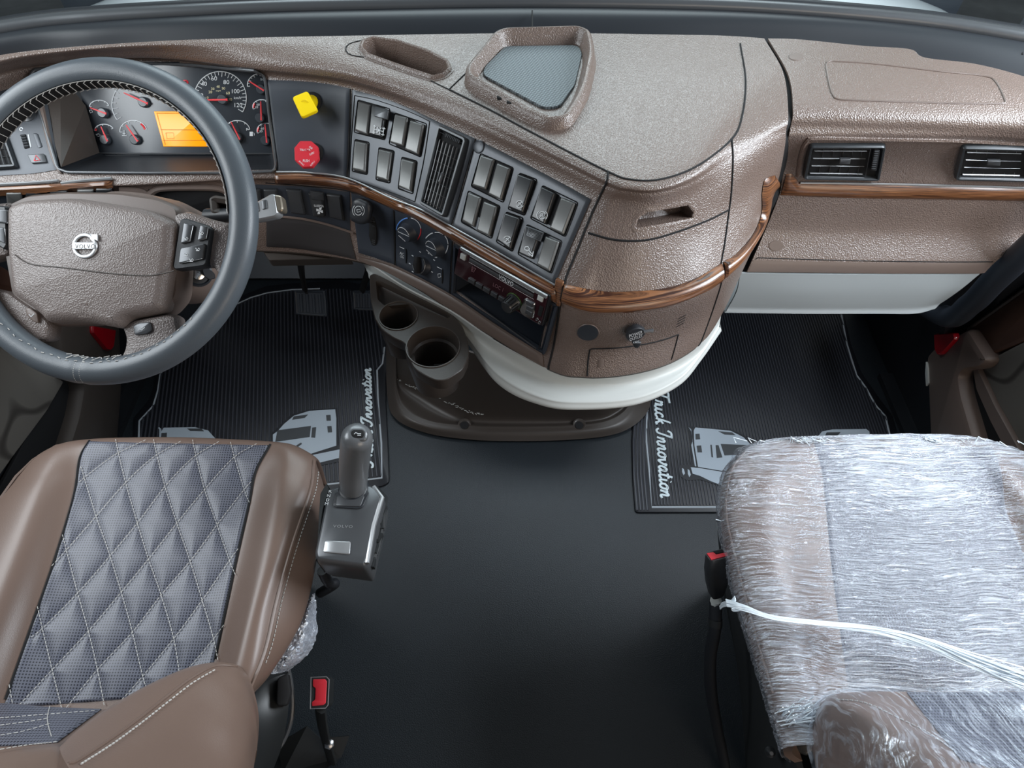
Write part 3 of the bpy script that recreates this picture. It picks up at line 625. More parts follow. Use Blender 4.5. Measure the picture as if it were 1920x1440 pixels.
# ================================================================ parking brake valves
def valve(name, label, c, hubpx, poly, m, words):
    p, n = DS.hit(hubpx); t = thing(name, label, 'knob', p)
    S2 = Plane(DS.hit(c)[0] + n * .040, (n + Vector((.12, 0, .25))).normalized())
    MB().lathe(p, n, [(.0185, .003), (.0185, .006), (.015, .008), (.0, .008)], 28).build('valve_collar', M['gap'], t)
    q = S2.hit(c)[0]; ax = (q - p)
    MB().tube([p + n * .004, p.lerp(q, .5), q], [.013, .0115, .009], 16).build('stem', m, t)
    pad('knob_head', S2, poly, m, t, r=.006 if len(poly) == 4 else .0015, prof=[(.004,-.006),(.0,-.004),(0,.001),(.0012,.0025),(.004,.0028)], seg=4)
    if words:
        g = MB()
        for s, bl, br, tl in words: text(g, S2.off(.003), s, bl, br, tl, .0002)
        g.build('knob_lettering', M['white'], t)
valve('parking_brake_valve', 'yellow square push-pull parking brake knob on the dark panel', (572,197), (587,193), [(548,183),(577,171),(597,208),(566,222)], M['yellow'], None)
valve('trailer_supply_valve', 'red octagonal trailer air supply knob with white lettering below the yellow knob', (575,290), (590,288),
      [(563,265),(584,265),(597,276),(599,299),(587,314),(568,315),(553,301),(552,278)], M['red'],
      [('TRAILER', (562,283), (582,283), (562,279)), ('AIR', (579,276), (585,281), (581,273)), ('SUPPLY', (581,292), (590,288), (580,288)), ('PUSH', (568,304), (580,304), (568,299)), ('EVAC', (560,303), (569,311), (562,301)), ('SUPPLY', (583,312), (591,303), (581,310))])

# ================================================================ switches
def up_(q, k):  # grow a quad about its middle by k pixels
    c = (sum(p[0] for p in q) / 4, sum(p[1] for p in q) / 4); out = []
    for p in q: d = V2((p[0] - c[0], p[1] - c[1])); d2 = d * (1 + k / max(d.length, 1)); out.append((c[0] + d2.x, c[1] + d2.y))
    return out
def lerpq(q, u, v):
    a = V2(q[0]).lerp(V2(q[1]), u); b = V2(q[3]).lerp(V2(q[2]), u); p = a.lerp(b, v); return (p.x, p.y)
def icon(g, S, kind, q):
    P = lambda u, v: lerpq(q, u, v)
    if kind == 'axle':
        strokes(g, S, [[P(.15,.62),P(.15,.92)],[P(.85,.62),P(.85,.92)],[P(.15,.77),P(.85,.77)],[P(.35,.66),P(.65,.88)],[P(.65,.66),P(.35,.88)],[P(.05,.66),P(.28,.66)],[P(.72,.66),P(.95,.66)],[P(.05,.88),P(.28,.88)],[P(.72,.88),P(.95,.88)]], .0007)
    elif kind == 'fan':
        cx, cy = P(.5, .82)
        for k in range(4):
            a = radians(90 * k + 20); g2 = [(cx, cy), (cx + 6 * cos(a - .5), cy + 6 * sin(a - .5)), (cx + 7.5 * cos(a + .2), cy + 7.5 * sin(a + .2)), (cx + 4 * cos(a + .6), cy + 4 * sin(a + .6))]; fpoly(g, S, g2, .0004, .0003)
        text(g, S, 'SLEEPER', P(.12, .66), P(.88, .66), P(.12, .57), .0004)
    elif kind in ('lamp', 'circle', 'circleR'):
        cx, cy = P(.48, .80); r = 7
        strokes(g, S, [ell(cx, cy, r, r * .95, 10, 20, 160), ell(cx, cy, r, r * .95, 10, 200, 340)], .0006)
        if kind == 'circleR': strokes(g, S, [ell(cx, cy, r + 3, r + 2.4, 6, 130, 230), ell(cx, cy, r + 3, r + 2.4, 6, -50, 50)], .0006); text(g, S, 'R', (cx - 3, cy + 3), (cx + 3, cy + 3), (cx - 3, cy - 4), .0004)
        else: strokes(g, S, [[(cx - 4, cy + 4), (cx + 5, cy - 5)], [(cx - 3, cy - 3), (cx + 1, cy - 1), (cx + 4, cy + 3)]], .0006)
    elif kind == 'truck':
        strokes(g, S, [[P(.15,.72),P(.35,.66),P(.5,.72),P(.4,.8),P(.2,.8),P(.15,.72)],[P(.45,.76),P(.75,.84)],[P(.78,.74),P(.84,.92)],[P(.5,.86),P(.85,.92)]], .0008)
def switch(name, label, q, surf, group=None, kind=None, cat='switch', h=.0055, m='switch', parent=None, base=.004):
    p, n = surf.hit(lerpq(q, .5, .5)); t = thing(name, label, cat, p + n * base, group); S = surf
    hf = None; P = lambda u, v: lerpq(q, u, v)
    fr, _ = frame_of(S, q); a = fr.to(S.hit(P(.5, 0))[0]); b = fr.to(S.hit(P(.5, 1))[0]); L = (b - a).length
    if kind and kind != 'none':   # rocker with a raised upper end
        def hf(pt, hh):
            v = (pt - a).dot(b - a) / L / L; k = min(max(v, 0), 1)
            return hh if hh <= base else hh + .005 * (1 - k) ** 2 + .0015 * k
    else:
        def hf(pt, hh):
            v = (pt - a).dot(b - a) / L / L; k = min(max(v, 0), 1)
            return hh if hh <= base else hh - .0018 * (1 - (2 * k - 1) ** 2) * 0 
    mm = M['darkswitch'] if kind and kind != 'none' and m == 'switch' else M[m]
    pad('rocker', S, q, mm, t, r=.0022, prof=[(0, base * .6), (0, base + h * .45), (.0016, base + h * .85), (.0034, base + h)], hf=hf, seg=3)
    if kind in ('axle', 'truck', 'fan'):
        cq = [P(.02, .0), P(.98, .0), P(.98, .34), P(.02, .34)]; S4 = S.off(base + h + .003) if isinstance(S, Plane) else PlaneAt(S, q, base + h + .0035)
        pad('raised_cap', S4, cq, M['graphite'] if kind != 'fan' else M['darkswitch'], t, .003, .001, .001)
        if kind == 'truck': 
            g = MB(); strokes(g, S4.off(.003), [[P(.05, .06 + .045 * i), P(.95, .06 + .045 * i)] for i in range(6)], .0005); g.build('grip_rib', M['gap'], t)
    if kind and kind != 'none':
        g = MB(); icon(g, PlaneAt(S, q, base + h + (.0032 if kind not in ('fan',) else .003)), kind, q); g.build('icon', M['white'], t)
    return t
def PlaneAt(S, q, h):
    fr, _ = frame_of(S, q); return Plane(fr.o + fr.n * h, fr.n)
def well(surf, q, parent, h=.0045, k=3.5):
    e = up_(q, k); pad('switch_well', surf, e, M['gap'], parent, r=.0035, prof=[(-.001, .0), (-.001, h), (-.0003, h + .0012), (.0006, h), (.001, h - .001)], seg=4)
def lip(surf, q, parent, h=.0045, k=4.5):
    pad('well_lip', surf, up_(q, k), M['panel'], parent, cap=False, loop=True, r=.0035, prof=[(0, h - .003), (0, h), (.0012, h), (.0012, h - .003)], seg=4)
pl = thing('switch_panel', 'grey metallic switch panel left of the tall vent holding seven rocker switches', 'switch panel', DS.hit((655,337))[0])
sheet('panel_plate', DS, [(661,168),(720,184),(775,206),(825,230),(892,260)], [(653,337),(700,353),(745,371),(790,394),(846,424)], M['panel'], pl, h=.0035, nu=60, nv=30)
seam('panel_outline', DS, [(667,180),(710,189),(770,210),(808,228)], G, pl, .0007, 30, .0042); seam('panel_outline', DS, [(808,228),(797,300),(780,379)], G, pl, .0007, 20, .0042)
seam('panel_outline', DS, [(667,180),(661,255),(656,334)], G, pl, .0007, 20, .0042); seam('panel_outline', DS, [(656,334),(700,349),(745,365),(780,379)], G, pl, .0007, 20, .0042)
sw1 = [('blank grey rocker switch in the top left corner of the left switch panel', [(676,192),(700,199),(694,255),(669,247)], None),
 ('dark rocker switch with white axle symbol on the left switch panel', [(705,200),(730,207),(721,260),(696,254)], 'axle'),
 ('blank grey rocker switch just right of the axle switch', [(745,216),(769,222),(761,276),(735,269)], None),
 ('blank grey rocker switch in the top right corner of the left switch panel', [(774,227),(799,235),(789,292),(763,282)], None),
 ('blank grey rocker switch in the bottom left corner of the left switch panel', [(669,266),(692,271),(689,325),(664,319)], None),
 ('blank grey rocker switch in the bottom middle of the left switch panel', [(714,281),(739,287),(732,341),(709,335)], None),
 ('blank grey rocker switch in the bottom right corner of the left switch panel', [(757,299),(782,306),(775,361),(751,352)], None)]
for a, b in ((0,1),(2,3),(4,4),(5,5),(6,6)):
    q = [sw1[a][1][0], sw1[b][1][1], sw1[b][1][2], sw1[a][1][3]]; well(DS, q, pl); lip(DS, q, pl)
for l, q, k in sw1: switch('rocker_switch', l, q, DS, 'rocker switches on the left switch panel', k)
pr = thing('switch_panel', 'wide grey metallic switch panel right of the tall vent holding ten rocker switches', 'switch panel', DS.hit((850,426))[0])
sheet('panel_plate', DS, [(894,261),(960,294),(1040,336),(1109,374)], [(848,426),(900,452),(960,486),(1039,536)], M['panel'], pr, h=.0035, nu=60, nv=30)
seam('panel_edge', DS, [(893,261),(874,340),(847,425)], G, pr, .0012, 24, .003)
ph, pn = DS.hit((900,276)); MB().lathe(ph, pn, [(.011, .0), (.011, .0045), (.010, .0052), (.0085, .0046), (0, .0046)], 24).build('round_sensor', M['panel'], pr)
sw2 = [('blank grey rocker switch in the top left corner of the right switch panel', [(905,292),(931,301),(915,357),(889,349)], None),
 ('blank grey rocker switch second from left in the top row of the right switch panel', [(936,307),(961,317),(944,377),(919,365)], None),
 ('blank grey rocker switch in the bottom left corner of the right switch panel', [(882,362),(906,372),(892,427),(870,416)], None),
 ('blank grey rocker switch second from left in the bottom row of the right switch panel', [(911,379),(936,389),(922,445),(897,434)], None),
 ('tilted dark rocker switch with crossed lamp symbol in the top row middle', [(977,329),(1006,340),(985,401),(957,390)], 'lamp'),
 ('tilted rocker switch with crossed lamp symbol in the bottom row middle', [(952,402),(980,412),(962,469),(935,452)], 'circle'),
 ('dark rocker switch with letter R in a double ring symbol', [(1021,352),(1047,365),(1026,422),(1000,409)], 'circleR'),
 ('blank grey rocker switch in the top right corner of the right switch panel', [(1056,371),(1082,382),(1060,441),(1034,429)], None),
 ('dark ribbed-cap rocker switch with white coupling symbol', [(992,425),(1020,436),(1001,487),(976,476)], 'truck'),
 ('blank grey rocker switch in the bottom right corner of the right switch panel', [(1026,444),(1052,454),(1034,510),(1009,497)], None)]
for a, b in ((0,1),(2,3),(4,4),(5,5),(6,7),(8,9)):
    q = [sw2[a][1][0], sw2[b][1][1], sw2[b][1][2], sw2[a][1][3]]; well(DS, q, pr); lip(DS, q, pr)
for l, q, k in sw2: switch('rocker_switch', l, q, DS, 'rocker switches on the right switch panel', k, m='switch')
sw3 = [('black blank rocker switch partly behind the silver stalk', [(495,352),(521,352),(525,380),(498,380)], None),
 ('black blank rocker switch hidden mostly by the steering wheel rim', [(470,351),(489,352),(492,380),(472,380)], None),
 ('single black blank rocker switch right of the silver stalk', [(537,352),(566,354),(575,400),(546,397)], None),
 ('black rocker switch lettered SLEEPER with a white fan symbol', [(581,357),(607,361),(612,403),(589,403)], 'fan'),
 ('black blank rocker switch right of the sleeper fan switch', [(613,360),(641,364),(648,411),(620,405)], None)]
for l, q, k in sw3: switch('rocker_switch', l, q, DS, 'black rocker switches under the walnut strip', k, m='darkswitch', base=.003)
names = ['leftmost glossy', 'second', 'middle', 'fourth', 'rightmost']
for i, (a, b) in enumerate([((12,357),(42,356)), ((48,356),(78,355)), ((94,354),(127,353)), ((145,352),(176,351)), ((180,350),(210,349))]):
    switch('rocker_switch', names[i] + ' rocker switch of the row above the steering wheel hub', [a, b, (b[0] + 3, b[1] + 26), (a[0] + 3, a[1] + 26)], DS, 'rocker switches left under the walnut strip', None, m='darkswitch' if i not in (0, 3) else 'switch', base=.003)

# ================================================================ air vents
def vent(label, q, surf, vanes, cross, wheel=None, deep=0, group=None, frame_h=.009, handle=None, b_=0):
    P = lambda u, v: lerpq(q, u, v)
    p, n = surf.hit(P(.5, .5)); t = thing('air_vent', label, 'air vent', p, group)
    pad('vent_frame', surf, q, M['ventframe'], t, r=.008, cap=False, loop=True, conf=True, prof=[(0, -.004), (0, b_ + frame_h * .6), (.002, b_ + frame_h), (.005, b_ + frame_h), (.0065, b_ + frame_h - .003), (.0068, -.004)], seg=5)
    pad('vent_well', surf, up_(q, -2), G, t, prof=[(0, -.003), (0, b_ + .0008)], r=.006, conf=True)
    n0 = frame_of(surf, q)[0].n
    def hv(uv, h): return surf.hit(P(*uv))[0] + n0 * (h + b_)
    MB().tube([hv(a, .0062) for a in ((.045, .08), (.80 if wheel and q[1][0] > 1400 else .955, .08), (.80 if wheel and q[1][0] > 1400 else .955, .92), (.045, .92))], .0010, 5, closed=True, up=n0).build('grille_rim', M['graphite'], t)
    for a, b in cross: MB().tube([hv(Vector(a).lerp(Vector(b), i / 6), .003) for i in range(7)], .0007, 4, up=n0, flat=3.0).build('cross_vane', M['silver'], t)
    for l in vanes: MB().tube([hv(a, .0055) for a in arclen([Vector(v) for v in l], 12)], .0007, 4, up=n0, flat=2.2).build('vane', M['silver'], t)
    if handle:
        hp = PlaneAt(surf, q, .007 + b_); pad('vane_handle', hp, [P(*a) for a in handle], M['graphite'], t, .003, .001, .001)
    if wheel:
        pad('wheel_slot', PlaneAt(surf, q, frame_h - .002 + b_), [P(*a) for a in wheel], G, t, .002, .0005, .003)
        wq = [P(*a) for a in wheel]; cs = [V2(p_) for p_ in wq]; c = sum(cs, Vector()) / 4; S3 = PlaneAt(surf, q, frame_h + .001 + b_)
        A_, B_ = (cs[0] + cs[3]) / 2, (cs[1] + cs[2]) / 2; C_, D_ = (cs[0] + cs[1]) / 2, (cs[2] + cs[3]) / 2
        if (A_ - B_).length < (C_ - D_).length: A_, B_, C_, D_ = C_, D_, A_, B_
        g = MB(); wd = (C_ - D_).length * .00035
        for i in range(9):
            k = .08 + .84 * i / 8; m_ = A_.lerp(B_, k); d = (C_ - D_) * .32; g.tube([S3.hit((m_ - d)[:2])[0], S3.hit((m_ + d)[:2])[0]], .0011, 5)
        g.build('thumbwheel', M['graphite'], t)
    return t
# tall centre vent
q = [(827,236),(881,262),(838,410),(791,383)]
vent('tall black air vent with slim vertical louvres between the two switch panels', q, DS,
     [[(u, .16), (u + .01, .5), (u, .95)] for u in (.17, .29, .41, .53, .65, .77)],
     [((.12, v), (.84, v + .0)) for v in (.30, .42, .54, .66, .78)], wheel=[(.2, .055), (.72, .055), (.72, .11), (.2, .11)], handle=[(.40, .52), (.47, .52), (.45, .66), (.38, .64)], b_=.004)
# passenger vents
vent('black rectangular vent left on the passenger side with a thumbwheel', [(1517,268),(1661,268),(1649,334),(1504,331)], PS,
     [[(.08, v), (.76, v)] for v in (.16, .38, .6, .82)], [((u, .1), (u - .0, .88)) for u in (.2, .33, .46, .58, .7)], wheel=[(.86, .2), (.94, .2), (.94, .78), (.86, .78)], handle=[(.44, .45), (.58, .45), (.58, .58), (.44, .58)], group='rectangular vents on the passenger side')
vent('black rectangular vent cut by the right edge of the picture', [(1803,270),(1950,274),(1948,336),(1789,333)], PS,
     [[(.08, v), (.76, v)] for v in (.16, .38, .6, .82)], [((u, .1), (u, .88)) for u in (.2, .33, .46, .58, .7)], handle=[(.36, .45), (.52, .45), (.52, .58), (.36, .58)], group='rectangular vents on the passenger side')
# left light panel and vent
lp = thing('light_control_panel', 'grey panel with headlamp knob, dimmer wheel and hazard button left of the cluster', 'control panel', DS.hit((60,320))[0])
sheet('panel_plate', DS, [(-60,190),(0,172),(50,158),(82,150)], [(-60,340),(0,330),(60,326),(112,318)], M['panel'], lp, h=.003, nu=30, nv=24)
sheet('panel_trim', DS, [(72,195),(84,250),(98,300),(112,326)], [(84,195),(95,250),(106,300),(118,326)], M['taupe_smooth'], lp, h=.006, nu=24, nv=5)
p, n = DS.hit((52,214)); k = MB().lathe(p, n, [(.020, .0), (.018, .004), (.012, .006), (.012, .02), (.010, .022), (0, .022)], 28).build('headlamp_knob', M['darkswitch'], lp)
pad('dimmer_slot', DS, [(41,254),(50,253),(58,279),(48,281)], G, lp, .004, .0005, .002)
g = MB(); S = DS
for i in range(5): g.tube(on(DS, [(42 + i * 1.6, 257 + i * 5), (50 + i * 1.6, 256 + i * 5)], .005), .0018, 6)
g.build('dimmer_wheel', M['graphite'], lp)
g = MB(); strokes(g, S, [[(55,254),(60,278)]], .0011, .0035); strokes(g, S, [ell(42, 244, 3, 3, 8)], .0008, .0035); g.build('dimmer_mark', M['white'], lp)
pad('blank_button', DS, [(64,252),(73,252),(82,277),(74,280)], M['panel'], lp, .0042, .0006, .003); pad('hazard_button', DS, [(55,293),(86,291),(91,307),(63,309)], M['graphite'], lp, .007, .001, .002)
g = MB(); strokes(g, DS, [[(69,305),(72,295),(80,304),(69,305)]], .0008, .008); g.build('hazard_triangle', M['needle'], lp)
vent('black vent at the left edge of the picture behind the steering wheel', [(-50,240),(12,246),(38,318),(-40,324)], DS,
     [[(u, .12), (u, .9)] for u in (.55, .7, .84)], [((.4, v), (.95, v)) for v in (.3, .5, .7)], b_=.0035)
# ================================================================ trailer brake lever
p, n = DS.hit((706,432)); bl = thing('brake_lever', 'black hand brake lever with a circled symbol beside its ratchet slot', 'lever', p)
sl_ = [(694,405),(703,402),(709,430),(708,456),(699,462),(695,440)]
pad('lever_slot', DS, sl_, G, bl, .0048, .0005, .004)
g = MB()
for i in range(12): v = 412 + i * 4; g.tube(on(DS, [(700,v),(706,v+1)], .0058), .0009, 5)
g.build('ratchet', M['graphite'], bl)
HS = Plane(DS.hit((672,385))[0] + n * .035, (n + Vector((.05, 0, .3))).normalized())
MB().tube([DS.hit((698,412))[0] + n * .002, DS.hit((690,405))[0] + n * .02, HS.hit((680,402))[0]], .005, 10).build('lever_arm', M['black'], bl)
pad('lever_handle', HS, [(662,374),(672,371),(692,380),(696,394),(692,416),(678,423),(657,414),(655,400)], M['black'], bl, r=.008, prof=[(.008,-.018),(.002,-.012),(0,-.004),(.001,.001),(.004,.0035),(.009,.0045)], seg=5)
g = MB(); S = HS.off(.0048); strokes(g, S, [ell(672,395,7.5,8.5,14), ell(672,395,11,12,6,130,230), ell(672,395,11,12,6,-50,50), [(669,393),(675,393),(676,397),(670,398),(669,393)]], .0005, 0); g.build('icon', M['white'], bl)
# ================================================================ climate panel
cp = thing('climate_panel', 'dark heater control panel with three round knobs and AC button', 'control panel', DS.hit((790,490))[0])
sheet('panel_plate', DS, [(741,393),(790,414),(848,451)], [(743,497),(790,521),(843,550)], M['slate'], cp, h=.004, nu=24, nv=20)
seam('panel_gap', DS, [(740,393),(742,440),(742,497)], G, cp, .0015, 16, .003); seam('panel_gap', DS, [(850,452),(850,500),(846,551)], G, cp, .0015, 16, .003)
def knob(c, base, r, h, mark, kind):
    p, n = DS.hit(base); q = DS.hit(c)[0] + n * h; ax = (q - p).normalized()
    ax = (ax + n * 1.2).normalized()
    k = MB().lathe(p + n * .003, ax, [(r * 1.25, 0), (r * 1.12, .004), (r, .007), (r * .95, h - .003), (r * .85, h), (0, h + .0008)], 32).build('climate_knob', M['slate'], cp)
    top = Plane(p + n * .003 + ax * (h + .0012), ax)
    f = Frame(top.o, ax, DS.hit((base[0] + 20, base[1] + 9))[0] - p)
    g = MB()
    if kind == 'bar':
        g.tube([f.at(-r * .8, r * .12), f.at(r * .8, r * .12)], .0005, 4); g.tube([f.at(r * .86 * cos(a), r * .86 * sin(a)) for a in [radians(20 + 14 * i) for i in range(11)]], .0005, 4); g.tube([f.at(-r * .75, -r * .35), f.at(r * .2, -r * .72)], .0005, 4)
        g.build('knob_line', M['white'], k)
    else:
        b = MB(); b.box((0, 0, 0), (.001, .001, .001)); b = MB()
        pts = [f.at(-r * .75, 0, 0), f.at(r * .75, 0, 0)]
        b.tube([f.at(-r * .25, r * .9, .002), f.at(0, 0, .004), f.at(r * .25, -r * .9, .002)], [r * .35, r * .5, r * .35], 10).build('knob_grip', M['gap'], k)
        g.tube([f.at(r * 1.02 * cos(a), r * 1.02 * sin(a), -.001) for a in [radians(200 + 16 * i) for i in range(15)]], .0006, 4); g.build('knob_line', M['silver'], k)
    return k
def arcm(c, rx, ry, a0, a1, m, r=.0009, rot=25):
    g = MB(); g.tube(on(DS, ell(c[0], c[1], rx, ry, 16, a0, a1, rot), .0045), r, 5, up=DS.hit(c)[1], flat=.5); g.build('scale_arc', m, cp)
knob((768,426), (770,432), .0175, .016, None, 'bar'); knob((820,452), (823,460), .0175, .016, None, 'bar'); knob((795,492), (796,496), .0165, .013, None, 'grip')
arcm((769,430), 23, 24, 120, 200, M['blue'], .0012); arcm((769,430), 23, 24, 20, 105, M['white'], .0007); arcm((769,430), 23, 24, -35, 35, M['needle'], .0009)
for a in (150, 100, 50, 5): arcm((820,458), 23, 25, a - 20, a + 20, M['white'], .0009)
g = MB(); S = DS
for a in (20, 60, 100, 140, 180, 220, 320): x, y = ell(795, 494, 24, 24, 1, a, a + 1)[0]; strokes(g, S, [[(x - 1.5, y - 1), (x + 1.5, y + 1)]], .0009, .0048)
text(g, S, 'AC', (752,476), (760,479), (752.5,471), .0048); text(g, S, 'ON', (753,482), (759,484.5), (753.5,478), .0048)
strokes(g, S, [[(752,461),(761,465)], [(823,499),(832,503)], [(824,513),(829,512),(830,518),(825,520),(824,513)], ell(821,478,3,3,8), [(818,478),(824,478)], [(821,475),(821,481)]], .0006, .0048); g.build('panel_print', M['white'], cp)
for l in ([(764,465),(764,493)], [(833,504),(832,531)]): MB().tube(on(DS, l, .0045), .0012, 4).build('button_slot', G, cp)

# ================================================================ radio and cubby
rp = thing('radio_bay', 'dark bay with an open cubby below the radio in the centre stack', 'cubby', DS.hit((940,600))[0])
bay = [(853,456),(1048,571),(1022,664),(848,550)]
pad('bay_frame', DS, bay, M['slate'], rp, r=.003, cap=False, loop=True, prof=[(0, -.003), (0, .004), (.005, .004), (.006, .002), (.0065, -.004)])
fr, pts = frame_of(DS, [(860,468),(1038,572),(1014,657),(856,546)])
q = [fr.to(p) for p in pts]; vs = [fr.at(p.x, p.y, .001) for p in q] + [fr.at(p.x, p.y, -.09) for p in q]
vs, fs = vs, [(4, 5, 6, 7)] + [(i, (i + 1) % 4, (i + 1) % 4 + 4, i + 4) for i in range(4)]
vs2 = vs + [fr.at(*(p * 1.02), .0) for p in q] + [fr.at(*(p * 1.02), -.092) for p in q]
fs2 = fs + [(12, 15, 14, 13)] + [(i + 8, i + 12, (i + 1) % 4 + 12, (i + 1) % 4 + 8) for i in range(4)] + [(i, i + 8, (i + 1) % 4 + 8, (i + 1) % 4) for i in range(4)]
mesh('cubby_tray', vs2, fs2, M['slate'], rp, smooth=False)
seam('frame_line', DS, [(1034,572),(1012,654)], G, rp, .0008, 8, .005); seam('frame_line', DS, [(866,548),(1008,652)], M['graphite'], rp, .0014, 20, .0045)
RQ = [(861,460),(1031,556),(1017,612),(851,512)]
RS = PlaneAt(DS, RQ, .012)
ra = thing('radio', 'slim car radio with a glossy dark red face, VOLVO lettering and a volume knob', 'radio', RS.hit((940,540))[0])
P = lambda u, v: lerpq(RQ, u, v)
rface = mat('dark_red_glossy_face', (.035, .010, .014), .12, coat=.5)
pad('radio_body', RS, RQ, M['black'], ra, r=.003, prof=[(0, -.06), (0, -.001), (.001, 0)])
pad('radio_face', RS, [P(.01, .03), P(.985, .03), P(.985, .97), P(.01, .97)], rface, ra, .003, .001, .003)
S = RS.off(.0032)
pad('cd_slot', S, [P(.13,.155),P(.84,.155),P(.84,.20),P(.13,.20)], G, ra, .0004, .0001, .0005)
pad('chrome_band', S, [P(.13,.22),P(.84,.22),P(.84,.31),P(.13,.31)], M['graphite'], ra, .0012, .0003, .0005); pad('top_band', S, [P(.02,.02),P(.97,.02),P(.97,.12),P(.02,.12)], M['silver'], ra, .0012, .0004, .0005)
g = MB(); strokes(g, S, [[P(.13,.35),P(.85,.35)],[P(.13,.14),P(.84,.14)]], .0004); text(g, S, 'VOLVO', P(.46,.31), P(.62,.31), P(.46,.17), .0016, bold=.02, space=1.1); g.build('lettering', M['white'], ra)
for a, b, c_, d in ((.035,.2,.09,.38),(.885,.13,.945,.28)): pad('eject_button', S, [P(a,b),P(c_,b),P(c_,d),P(a,d)], M['ledge'], ra, .002, .0006, .001)
g = MB(); text(g, S, '87', P(.17,.60), P(.215,.60), P(.17,.42), .0008); text(g, S, 'LOC 1', P(.42,.66), P(.53,.66), P(.42,.54), .0008); g.build('display_text', mat('dim_display_text', (.25, .13, .15), .4), ra)
for i in range(6): a = .16 + .085 * i; pad('preset_button', S, [P(a,.84),P(a+.07,.84),P(a+.07,.97),P(a,.97)], M['graphite'], ra, .0022, .0006, .0008)
p = S.hit(P(.665, .74))[0]; kx = RS.n
k = MB().lathe(p, kx, [(.0155, 0), (.0150, .004), (.0135, .006), (.0125, .020), (.0105, .023), (0, .0235)], 30).build('volume_knob', M['darkswitch'], ra)
g = MB(); f = Frame(p, kx, S.hit(P(.8, .74))[0] - p)
for i in range(14): a = 2 * pi * i / 14; g.tube([f.at(.0138 * cos(a), .0138 * sin(a), .006), f.at(.0126 * cos(a), .0126 * sin(a), .021)], .0009, 5)
g.build('knob_rib', M['gap'], k)
MB().tube([f.at(.0162 * cos(a), .0162 * sin(a), .0008) for a in [2 * pi * i / 30 for i in range(30)]], .0007, 5, closed=True).build('knob_ring', mat('dim_green_ring', (.1, .2, .06), .4), k)
pad('control_pad', S, [P(.76,.44),P(.88,.42),P(.90,.92),P(.80,1.0),P(.74,.9)], M['chrome'], ra, r=.006, prof=[(0,0),(0,.001),(.0015,.003),(.003,.003)])
for a, b in ((.785,.50),(.80,.64),(.80,.78)): pad('menu_button', S.off(.003), [P(a,b),P(a+.07,b-.01),P(a+.07,b+.11),P(a,b+.12)], M['graphite'], ra, .0015, .0005, .0015)
pad('usb_port', S, [P(.925,.42),P(.965,.42),P(.965,.74),P(.925,.74)], G, ra, .001, .0003, .0005)
for c in ((.93,.88),(.96,.93)): x, y = P(*c); pad('jack', S, ell(x, y, 2.6, 2.6, 12), M['chrome'], ra, .001, .0003, 0)

# ================================================================ lower bulge
plug(DS, (1102,623), 20, 15, M['slate'], name='round_plug', h=.0015)
MB().tube(on(DS, ell(1102,623,20.5,15.5,28), .0006), .0011, 5, closed=True).build('plug_ring', M['taupe_smooth'], dash)
seam('panel_gap', DS, [(1101,705),(1103,675),(1106,656)], G, dash, .0016, 12); seam('panel_gap', DS, [(1106,656),(1110,654),(1160,652),(1215,644),(1250,635),(1272,627)], G, dash, .0014, 30); seam('panel_gap', DS, [(1272,627),(1266,650),(1259,674)], G, dash, .0014, 12)
for i in range(4): MB().tube(on(DS, [(1271 - i * 1.2, 598 + i * 5), (1286 - i * 1.2, 590 + i * 5)], .0), .0010, 4).build('speaker_slit', G, dash)
pad('finger_mark', DS, [(1122,674),(1133,673),(1131,688),(1120,689)], M['taupe_smooth'], dash, .0008, .0003, .001)
p, n = DS.hit((1191,622)); po = thing('power_outlet', 'black round power outlet cap with white lettering and a side tab', 'power outlet', p)
MB().lathe(p, n, [(.0165, 0), (.0165, .006), (.0145, .008), (0, .008)], 28).build('outlet_ring', M['black'], po)
OS = Plane(p + n * .020, (n + Vector((0, -.1, .12))).normalized())
oc = OS.hit((1192,628))[0]; MB().lathe(oc, OS.n, [(.0135, -.012), (.0165, -.004), (.0165, -.001), (.015, .0005), (0, .0006)], 30).build('outlet_cap', M['black'], po)
pad('cap_tab', OS.off(-.004), [(1184,640),(1202,640),(1196,650),(1189,650)], M['black'], po, .004, .001, .002)
MB().tube([OS.hit((1206,622))[0], OS.hit((1218,620))[0], OS.hit((1224,620))[0]], [.003, .0025, .0035], 8).build('cap_hinge', M['graphite'], po)
g = MB(); text(g, OS, 'POWER', (1180,633), (1205,625), (1179,627), .001); text(g, OS, 'OUTLET', (1181,639), (1205,631), (1180,634), .001); text(g, OS, '12V', (1188,643), (1198,640), (1187,640), .001); g.build('cap_lettering', M['white'], po)

# ================================================================ pale ledge around the bulge
rows = [[Pz(p, .70) for p in [(672,480),(700,500),(760,540),(846,585),(935,645),(1024,690),(1097,706),(1184,700),(1262,677),(1318,640),(1352,590)]],
 [Pz(p, .668) for p in [(683,498),(712,522),(770,554),(850,597),(932,662),(1024,712),(1100,722),(1188,716),(1262,692),(1314,656),(1350,604)]],
 [Pz(p, .664) for p in [(688,508),(716,532),(775,562),(852,603),(930,690),(1020,738),(1098,745),(1192,736),(1268,706),(1312,664),(1348,612)]],
 [Pz(p, .660) for p in [(690,512),(718,537),(777,567),(854,609),(930,702),(1015,748),(1098,757),(1196,748),(1272,714),(1314,668),(1350,614)]],
 [Pz(p, .640) for p in [(694,520),(722,542),(780,571),(856,614),(932,716),(1018,757),(1098,764),(1196,753),(1272,718),(1314,670),(1352,616)]],
 [Pz(p, .60) + Vector((0, .10, 0)) for p in [(694,526),(722,545),(780,574),(858,618),(934,722),(1018,760),(1098,766),(1196,754),(1272,718),(1314,670),(1352,616)]]]
vs, fs = grid(rows, 130, 36); vs, fs = solid(vs, fs, .003)
